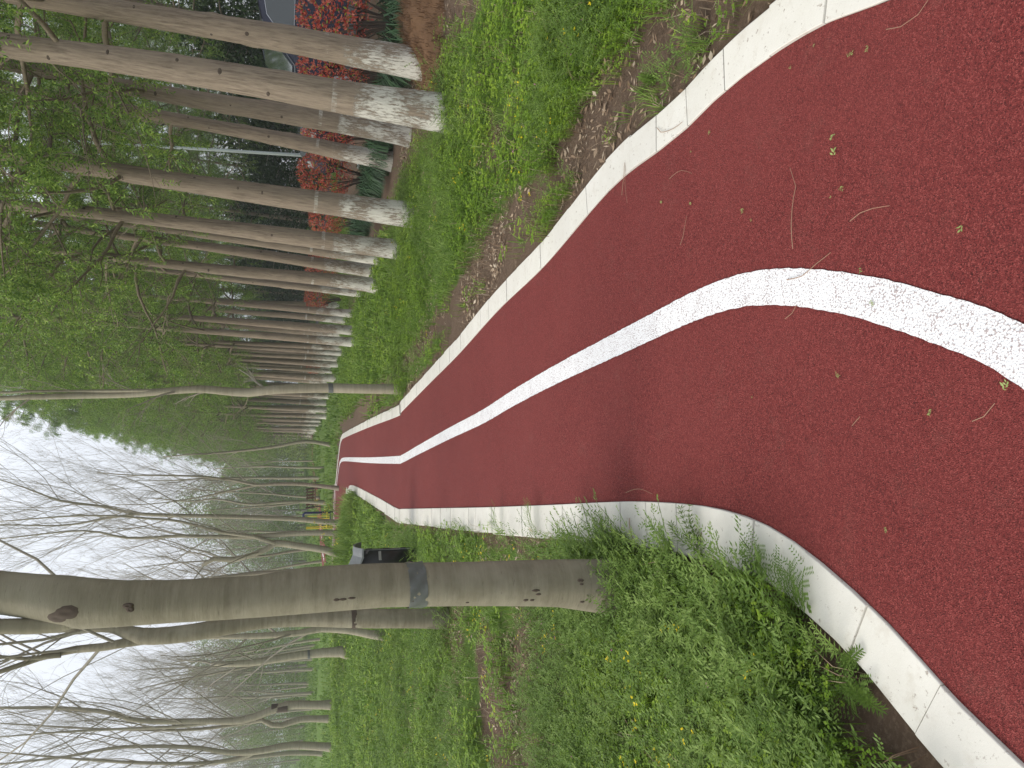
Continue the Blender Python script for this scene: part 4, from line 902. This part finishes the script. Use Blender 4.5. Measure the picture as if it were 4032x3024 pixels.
for i in range(16):
    y = 84 + 60 * rnd.random(); x = -.10 * y + rnd.uniform(0, 11); put_leafy('evergreen_shrub', SH[i % 2], x, y, rnd.uniform(.8, 1.2), 'dark shrub at the far end of the limewashed rows', 'shrub', 'dark shrubs at the far end of the rows')

# ------------------------------------------------------------------ red shrubs with dark strap-leaved tufts at their feet
def shrub_build(seed, n, R0, zc, Hh):
    n = int(n * 1.3)
    r = random.Random(seed); q = []; st = []
    for i in range(16):
        a = r.uniform(0, 2 * PI); e = Vector((math.cos(a) * R0 * .7, math.sin(a) * R0 * .7, zc + r.uniform(-.3, .35))); st.append((0, [Vector((0, 0, 0)), e * .4 + Vector((0, 0, .15)), e], [.014, .010, .004]))
    for i in range(n):
        v = vrand(r); p = Vector((v.x * R0, v.y * R0, zc + v.z * Hh)) * 1.0; p = Vector((p.x * r.uniform(.75, 1.05), p.y * r.uniform(.75, 1.05), p.z + r.uniform(-.05, .05)))
        if p.z < zc - Hh * .75 and r.random() < .5: continue
        for k in range(4):
            d = (v * .6 + vrand(r) * .8 + Vector((0, 0, .35))).normalized(); q.append(leafquad(p, d, v, .052 * r.uniform(.7, 1.2), .018))
    A = arr(q); f = mesh_np('foliage', A.reshape(-1, 3), np.arange(len(A) * 4).reshape(-1, 4), False, {'tint': np.repeat(np.random.RandomState(seed).rand(len(A)), 4)}); f.materials.append(M_red)
    g = arr(q[::9]) + np.array([0, 0, .0]); gm = mesh_np('green_leaves', (g * np.array([1.03, 1.03, 1.0])).reshape(-1, 3).astype(np.float32), np.arange(len(g) * 4).reshape(-1, 4), False, {'tint': np.full(len(g) * 4, .7)}); gm.materials.append(M_clover)
    b = woodmesh('stems', st, 0, 0, 4); b.materials.append(M_knot); return f, gm, b
SHR = [shrub_build(61, 700, .46, 1.08, .45), shrub_build(62, 760, .52, 1.05, .50)]
def mondo(seed, R0):
    q = []
    for i in range(520):
        a = rnd.uniform(0, 2 * PI); r0 = R0 * .45 * math.sqrt(rnd.random()); b = Vector((r0 * math.cos(a), r0 * math.sin(a), 0)); a2 = a + rnd.uniform(-.7, .7); d = Vector((math.cos(a2), math.sin(a2), 0)); L = rnd.uniform(.35, .6); s_ = Vector((-d.y, d.x, 0)) * .005
        p = b; h_ = [0, .45, .62, .5, .2]; pts = [b + d * L * .9 * (t / 4) ** 1.1 + Vector((0, 0, h_[t] * L)) for t in range(5)]
        for t in range(4): q.append([pts[t] - s_, pts[t] + s_, pts[t + 1] + s_ * .8, pts[t + 1] - s_ * .8])
    A = arr(q); m_ = mesh_np('strap_leaves', A.reshape(-1, 3), np.arange(len(A) * 4).reshape(-1, 4), False, {'tint': np.repeat(RS.rand(len(A)), 4)}); m_.materials.append(M_mondo); return m_
MON = mondo(1, 1.0)
for i, (X, Y, top, sc, y_, l, l2) in enumerate([
    (1600, 35, 1172, 1.45, 10.9, 'largest red-leaved shrub, in front of the dark car at the picture edge', 'dark grassy tuft under the largest red shrub, by the straw mound'),
    (1560, 262, 1182, .95, 12.2, 'red shrub showing between the first two limewashed trunks', 'dark grassy tuft between the first two limewashed trunks'),
    (1500, 520, 1190, 1.0, 13.6, 'red shrub seen between the thick limewashed trunk group and the slender one', 'dark grassy tuft by the slender limewashed trunk'),
    (1465, 682, 1178, 1.0, 15.2, 'red shrub standing free in the widest gap between limewashed trunks', 'dark grassy tuft under the red shrub in the widest gap'),
    (1420, 862, 1218, .9, 17.8, 'red shrub behind the stout limewashed trunk with the white ring', 'green grassy tuft behind the stout limewashed trunk'),
    (1360, 1050, 1205, .9, 22, 'mostly hidden red shrub behind the bright white patch trunk', None),
    (1340, 1172, 1199, 1.0, 25, 'small red shrub in the dark gap halfway along the rows', None),
    (1300, 1437, 1203, .9, 36, 'tiny far red shrub, last one visible along the rows', None)]):
    p = pp(1250, Y, y_); z0 = gz(p.x, p.y); zt = pp(top, Y, y_).z; hs = (zt - z0) / 1.56
    root = empty('red_shrub', (p.x, p.y, z0)); root.scale = (sc, sc, hs); root.rotation_euler = (0, 0, i); tag(root, l, 'shrub', 'red shrubs planted in a line')
    for n_, m_ in zip(('foliage', 'green_leaves', 'stems'), SHR[i % 2]): tag(link(n_, m_, None, root), kind='stuff')
    if l2:
        o = link('strap_leaf_tuft', MON, None, None, (p.x - .25, p.y - .35, z0)); o.scale = (1.4, 1.4, 1.5) if i == 0 else (1.1, 1.1, 1.25); o.rotation_euler = (0, 0, i * 1.3); tag(o, l2, 'grass tuft', 'dark grassy tufts under the red shrubs')
# brown straw mound round the foot of the outermost tree
mx, my = 4.35, 8.75; V, F = [], []
for i in range(15):
    for k in range(40):
        a = 2 * PI * k / 40; r0 = 1.15 * i / 14; x = mx + r0 * math.cos(a) * 1.15; y = my + r0 * math.sin(a); V.append((x, y, gz(x, y) - .03 + .34 * (math.cos(PI * i / 14) * .5 + .5) + .03 * (float(vnoise([x * 6], [y * 6])[0]) - .5)))
F = [(i * 40 + k, i * 40 + (k + 1) % 40, (i + 1) * 40 + (k + 1) % 40, (i + 1) * 40 + k) for i in range(14) for k in range(40)]
me = bpy.data.meshes.new('straw_mound'); me.from_pydata(V, [], F); me.update(); o = link('straw_mound', me, M_straw); tag(o, 'mound of brown pine straw round the outermost limewashed tree', 'mound')
n = 1500; a = RS.rand(n) * 2 * PI; r0 = np.sqrt(RS.rand(n)) * 1.1; x = mx + r0 * np.cos(a) * 1.15; y = my + r0 * np.sin(a); z = gh(x, y) - .02 + .34 * (np.cos(PI * r0 / 1.15) * .5 + .5)
stamp('straw_needles', [t_grass(5, .10, .05, .005) for _ in range(3)], np.stack([x, y, z], -1), M_straw, 'loose brown needles lying over the straw mound')
o.select_set(False)

# ------------------------------------------------------------------ litter bin
M_black = simple('black_bin_metal', (.012, .013, .012), .42, .3, .3)
M_grey = simple('grey_painted_metal', (.16, .17, .17), .5, .3, .12)
M_silver = simple('bare_metal_strip', (.30, .31, .30), .35, .6, .1)
bp = pp(1624, 2216, 9.6); zb = gz(bp.x, bp.y); root = empty('litter_bin', (bp.x, bp.y, zb), 0); tag(root, 'black cylindrical litter bin with a slanted grey hood, half behind the thickest trunk', 'litter bin')
RB = .20; HB = .83; V = []; n = 40
for r_2, z_, sl in ((RB * .9, .0, 0), (RB * .9, .04, 0), (RB, .045, 0), (RB, HB - .13, 1), (RB - .012, HB - .125, 1), (RB - .015, HB - .3, 0)):
    for k in range(n):
        a = 2 * PI * k / n; V.append((r_2 * math.cos(a), r_2 * math.sin(a), z_ + (-.11 * math.cos(a) + .06 * (1 - math.cos(a) ** 2) if sl else 0)))
mb = MB(); mb.add(V, [(i * n + k, i * n + (k + 1) % n, (i + 1) * n + (k + 1) % n, (i + 1) * n + k) for i in range(5) for k in range(n)] + [tuple(range(n - 1, -1, -1))])
link('body', mb.mesh('body', True), M_black, root)
V = []
for dz in (0, .022):
    for i in range(9):
        for k in range(9): u_ = -.19 + .44 * i / 8; v_ = -.2 + .4 * k / 8; V.append((u_, v_, HB - .10 - .42 * u_ + .10 * (1 - (v_ / .2) ** 2) + dz + (.05 * smooth(.12, .25, u_))))
F = [(i * 9 + k, i * 9 + k + 1, (i + 1) * 9 + k + 1, (i + 1) * 9 + k) for i in range(8) for k in range(8)]; F2 = [tuple(j + 81 for j in f) for f in F]; F = [f[::-1] for f in F]
rim = [k for k in range(9)] + [i * 9 + 8 for i in range(1, 9)] + [72 + k for k in range(7, -1, -1)] + [i * 9 for i in range(7, 0, -1)]
Fr = [(rim[i], rim[(i + 1) % len(rim)], rim[(i + 1) % len(rim)] + 81, rim[i] + 81) for i in range(len(rim))]
mb = MB(); mb.add(V, F + F2 + Fr); link('hood', mb.mesh('hood'), M_grey, root)
mb = MB().box((RB * .72, -RB * .72, HB - .36), (.13, .012, .035), Matrix.Rotation(math.radians(45), 3, 'Z'), .004); link('handle', mb.mesh('handle'), M_silver, root)
for z_ in (.16, .38, .60): link('hinge', MB().box((RB + .004, -.03, z_), (.018, .03, .09), None, .004).mesh('hinge'), M_black, root)
link('door_seam', MB().box((RB + .0, -.055, .36), (.01, .006, .62)).mesh('door_seam'), M_grey, root)
link('base_plate', MB().lathe([(0, -.05), (RB * .8, -.05), (RB * .8, .012), (0, .012)], 28).mesh('base_plate'), M_black, root)

# ------------------------------------------------------------------ bench on the far lawn
M_wood = simple('brown_bench_slats', (.16, .075, .035), .6, 0, .25); M_iron = simple('dark_bench_iron', (.02, .02, .02), .5, .5)
p = pp(1262, 1945, 40.0); root = empty('park_bench', (p.x, p.y, gz(p.x, p.y)), math.radians(52)); tag(root, 'brown slatted wooden bench with dark metal legs, far off where the path bends', 'bench')
for k in range(7): link('slat', MB().box((-.66 + .22 * k, .30, .68), (.13, .03, .44), Matrix.Rotation(-.15, 3, 'X'), .006).mesh('slat'), M_wood, root)
for k in range(2): link('back_rail', MB().box((0, .30 + .05 * k, .56 + .28 * k), (1.5, .03, .04)).mesh('back_rail'), M_iron, root)
for k in range(4): link('seat_slat', MB().box((0, -.16 + .12 * k, .44), (1.5, .10, .035), None, .006).mesh('seat_slat'), M_wood, root)
for sx in (-.66, .66):
    link('leg', MB().tube([(sx, -.22, 0), (sx, -.2, .43), (sx, .22, .43), (sx, .34, .92)], .025, 6).mesh('leg'), M_iron, root); link('leg', MB().tube([(sx, .3, 0), (sx, .22, .43)], .025, 6).mesh('leg'), M_iron, root)
    link('armrest', MB().tube([(sx, -.2, .43), (sx, -.22, .64), (sx, .26, .66)], .022, 6).mesh('armrest'), M_iron, root)

# ------------------------------------------------------------------ outdoor exercise machine
M_yel = simple('yellow_machine_paint', (.62, .50, .03), .4); M_blue = simple('dark_blue_machine_paint', (.012, .02, .09), .35)
p = pp(1287, 2050, 31.0); zg = gz(p.x, p.y); root = empty('exercise_machine', (p.x, p.y, zg)); tag(root, 'blue and yellow outdoor exercise machine on the far lawn behind the straight tree', 'exercise machine')
xr = pp(1250, 2020, 31).x - p.x; xl = pp(1250, 2080, 31).x - p.x
link('main_post', MB().tube([(xr + .02, 0, 0), (xr + .02, 0, 1.10), (xr - .04, 0, 1.17), (xr - .28, 0, 1.17)], .045, 10).mesh('main_post', True), M_blue, root)
for dx in (-.10, -.2): link('swing_bar', MB().tube([(xr + dx, -.12, 1.0), (xr + dx, -.12, .16)], .020, 8).mesh('swing_bar'), M_yel, root)
link('crossbar', MB().tube([(xr - .02, -.12, .16), (xr - .3, -.12, .16)], .024, 8).mesh('crossbar'), M_yel, root)
link('base_bar', MB().tube([(xr + .05, -.06, .24), (xl, -.06, .24)], .03, 8).mesh('base_bar'), M_yel, root)
for dy in (-.2, .2): link('foot_pedal', MB().box((xr - .15, dy, .12), (.3, .14, .035), None, .01).mesh('foot_pedal'), M_blue, root)
for dx in (0, .08): link('side_post', MB().tube([(xl + dx, 0, 0), (xl + dx * .6, 0, 1.05)], .022, 8).mesh('side_post'), M_yel, root)
link('handle', MB().tube([(xr - .26, -.15, 1.2), (xr - .26, .15, 1.2)], .022, 8).mesh('handle'), M_yel, root)
link('brace', MB().tube([(xl, 0, .3), (xr - .2, 0, .75)], .018, 6).mesh('brace'), M_blue, root)

# tall mustard-like stems with yellow flowers in front of it
mq, my_ = [], []
for i in range(34):
    X, Y = rnd.choice([(1345, 1985), (1340, 2010), (1375, 2080), (1350, 2030), (1410, 2120), (1330, 2045)]); p = gp(X + rnd.uniform(-10, 10), Y + rnd.uniform(-35, 35)); h_ = rnd.uniform(.35, .85); z_ = gz(p.x, p.y); e = Vector((p.x + rnd.uniform(-.1, .1), p.y, z_ + h_))
    mq.append(stemquad((p.x, p.y, z_), e, .012))
    for k in range(6): mq.append(leafquad(Vector((p.x, p.y, z_ + h_ * rnd.uniform(.1, .7))), vrand(rnd), (0, 0, 1), .09, .035))
    for k in range(5): my_.append(leafquad(e + vrand(rnd) * .04, vrand(rnd), (0, 0, 1), .035, .03))
for nm_, q_, mm_, ll_ in (('mustard_stems', mq, M_grass, 'tall thin green stems rising from the hump where the path bends'), ('mustard_flowers', my_, M_yellow, 'yellow flower heads on the tall stems in front of the exercise machine')):
    A = arr(q_); o = link(nm_, mesh_np(nm_, A.reshape(-1, 3), np.arange(len(A) * 4).reshape(-1, 4), False, {'tint': RS.rand(len(A) * 4)}), mm_); tag(o, ll_, None, None, 'stuff')

# ------------------------------------------------------------------ road, car and lamp post behind the rows
M_asph = simple('grey_asphalt', (.05, .05, .052), .9, 0, .25, 8)
V, F = [], []
for i in range(40):
    y = 6 + i * 1.5
    for c in (8.9, 12.9): x = c - .128 * y; V.append((x, y, gz(x, y) + .04))
    if i: F.append((2 * i - 2, 2 * i - 1, 2 * i + 1, 2 * i))
me = bpy.data.meshes.new('road'); me.from_pydata(V, [], F); me.update(); tag(link('road', me, M_asph), 'grey road running behind the red shrubs', None, None, 'structure')
M_car = simple('dark_blue_car_paint', (.012, .014, .035), .25, .2, .1); M_glass, _t, _b = mat('car_glass'); _b.inputs['Base Color'].default_value = (.03, .04, .04, 1); _b.inputs['Roughness'].default_value = .05; _b.inputs['Specular IOR Level'].default_value = .8
M_tyre = simple('black_tyre', (.02, .02, .02), .85); M_rim = simple('alloy_rim', (.35, .36, .37), .3, .8); M_lamp = simple('headlight_glass', (.6, .62, .62), .1, .2); M_chrome = simple('window_trim', (.35, .36, .38), .25, .9)
wb = pp(1184, 268, 14.6); root = empty('parked_car', (wb.x + 1.15, 15.4, gz(wb.x + 1.2, 15) + .04), math.radians(180 + 4)); tag(root, 'dark blue car parked behind the largest red shrub, partly hidden by tree trunks', 'car')
CS = 1.16
prof = [(-2.15, .35), (-2.2, .7), (-2.1, .98), (-1.98, 1.02), (-1.6, 1.55), (-1.2, 1.64), (-.1, 1.66), (.35, 1.58), (1.15, 1.04), (1.9, .94), (2.15, .80), (2.22, .45), (2.15, .30), (1.8, .28), (1.72, .5), (1.5, .66), (1.25, .66), (1.02, .5), (.95, .28), (-.95, .26), (-1.05, .5), (-1.25, .66), (-1.5, .66), (-1.72, .5), (-1.8, .30)]
def hw(z): return .90 if z < 1.0 else .90 - .24 * (z - 1.0) / .66
V = [(x * CS, s_ * hw(z) * CS, z * CS) for s_ in (-1, 1) for x, z in prof]; n = len(prof)
tr2 = mgeo.tessellate_polygon([[Vector((x, z, 0)) for x, z in prof]]); F = [tuple(t) for t in tr2] + [tuple(j + n for j in t[::-1]) for t in tr2] + [(i, (i + 1) % n, (i + 1) % n + n, i + n) for i in range(n)]
me = bpy.data.meshes.new('body'); me.from_pydata(V, [], F); me.update(); b_ = link('body', me, M_car, root); bv = b_.modifiers.new('bevel', 'BEVEL'); bv.width = .03; bv.segments = 2; bv.limit_method = 'ANGLE'
for s_ in (-1, 1):
    for nm_, pl in (('rear_side_window', [(-1.75, 1.08), (-1.50, 1.50), (-1.1, 1.56), (-.52, 1.57), (-.52, 1.07)]), ('front_side_window', [(-.44, 1.07), (-.44, 1.57), (-.12, 1.57), (.28, 1.50), (.92, 1.07)])):
        V = [(x * CS, s_ * (hw(z) + .006 + d) * CS, z * CS) for d in (-.02, .004) for x, z in pl]; k = len(pl); F = [tuple(range(k)), tuple(range(2 * k - 1, k - 1, -1))] + [(i, (i + 1) % k, (i + 1) % k + k, i + k) for i in range(k)]
        me = bpy.data.meshes.new(nm_); me.from_pydata(V, [], F); w_ = link(nm_, me, M_glass, root)
        link('window_trim', MB().tube([(x * CS, s_ * (hw(z) + .012) * CS, z * CS) for x, z in pl + pl[:1]], .010, 5).mesh('window_trim'), M_chrome, w_)
    for x in (-1.385, 1.385):
        c = (x * CS, s_ * .80 * CS, .36); w_ = link('wheel', MB().tube([(c[0], c[1] - .11, c[2]), (c[0], c[1] + .11, c[2])], .36, 24).mesh('wheel'), M_tyre, root)
        link('rim', MB().tube([(c[0], c[1] + s_ * .10, c[2]), (c[0], c[1] + s_ * .122, c[2])], .22, 18).mesh('rim'), M_rim, w_)
    link('headlight', MB().box((2.12 * CS, s_ * .66 * CS, .74 * CS), (.16, .34, .16), None, .03).mesh('headlight'), M_lamp, root)
    link('wing_mirror', MB().box((.82 * CS, s_ * 1.04 * CS, 1.10 * CS), (.12, .2, .14), None, .04).mesh('wing_mirror'), M_car, root)
    link('door_handle', MB().box((-.25 * CS, s_ * .915 * CS, .92 * CS), (.18, .03, .03), None, .008).mesh('door_handle'), M_chrome, root)
ws = [(.42, 1.56), (1.10, 1.08)]
V = [(x * CS + .012, s_ * (hw(z) - .08) * CS, z * CS + .012) for x, z in ws for s_ in (-1, 1)]; V += [(a - .02, b, c - .02) for a, b, c in V]
me = bpy.data.meshes.new('windscreen'); me.from_pydata(V, [], [(0, 1, 3, 2), (4, 6, 7, 5), (0, 4, 5, 1), (2, 3, 7, 6), (0, 2, 6, 4), (1, 5, 7, 3)]); link('windscreen', me, M_glass, root)

p0, p1 = pp(1200, 612, 19), pp(392, 563, 19); root = empty('street_lamp', (p0.x, p0.y, gz(p0.x, p0.y))); tag(root, 'pale slim lamp post seen in the gap beside the slender limewashed tree', 'lamp post')
d_ = (p1 - p0); top = p1 + d_ * .25 - root.location; bt = Vector((p0.x, p0.y, 0)) - Vector((root.location.x, root.location.y, 0)); M_post = simple('pale_green_grey_post', (.42, .47, .45), .5, .3, .06)
link('post', MB().tube([bt + Vector((0, 0, -.1)), (p0 - root.location), top], [.05, .042, .03], 12).mesh('post', True), M_post, root)
link('arm', MB().tube([top, top + Vector((.5, 0, .25)), top + Vector((1.3, 0, .35))], [.03, .026, .024], 8).mesh('arm', True), M_post, root)
link('lamp_head', MB().box(top + Vector((1.5, 0, .34)), (.55, .2, .09), None, .03).mesh('lamp_head'), M_post, root)
link('base_plate', MB().box((bt.x, 0, .02), (.3, .3, .05), None, .01).mesh('base_plate'), M_post, root)

# ------------------------------------------------------------------ thin spring haze
me = MB().box((0, 410, 24), (1300, 900, 52)).mesh('haze'); hm = bpy.data.materials.new('haze_air'); hm.use_nodes = True; hn = hm.node_tree; hn.nodes.remove(hn.nodes['Principled BSDF'])
pv = hn.nodes.new('ShaderNodeVolumePrincipled'); pv.inputs['Color'].default_value = (.93, .96, 1, 1); pv.inputs['Density'].default_value = HAZE; pv.inputs['Anisotropy'].default_value = .3; hn.links.new(pv.outputs[0], hn.nodes['Material Output'].inputs['Volume'])
if HAZE > 0: tag(link('haze', me, hm), 'thin pale spring haze hanging over the park', None, None, 'stuff')
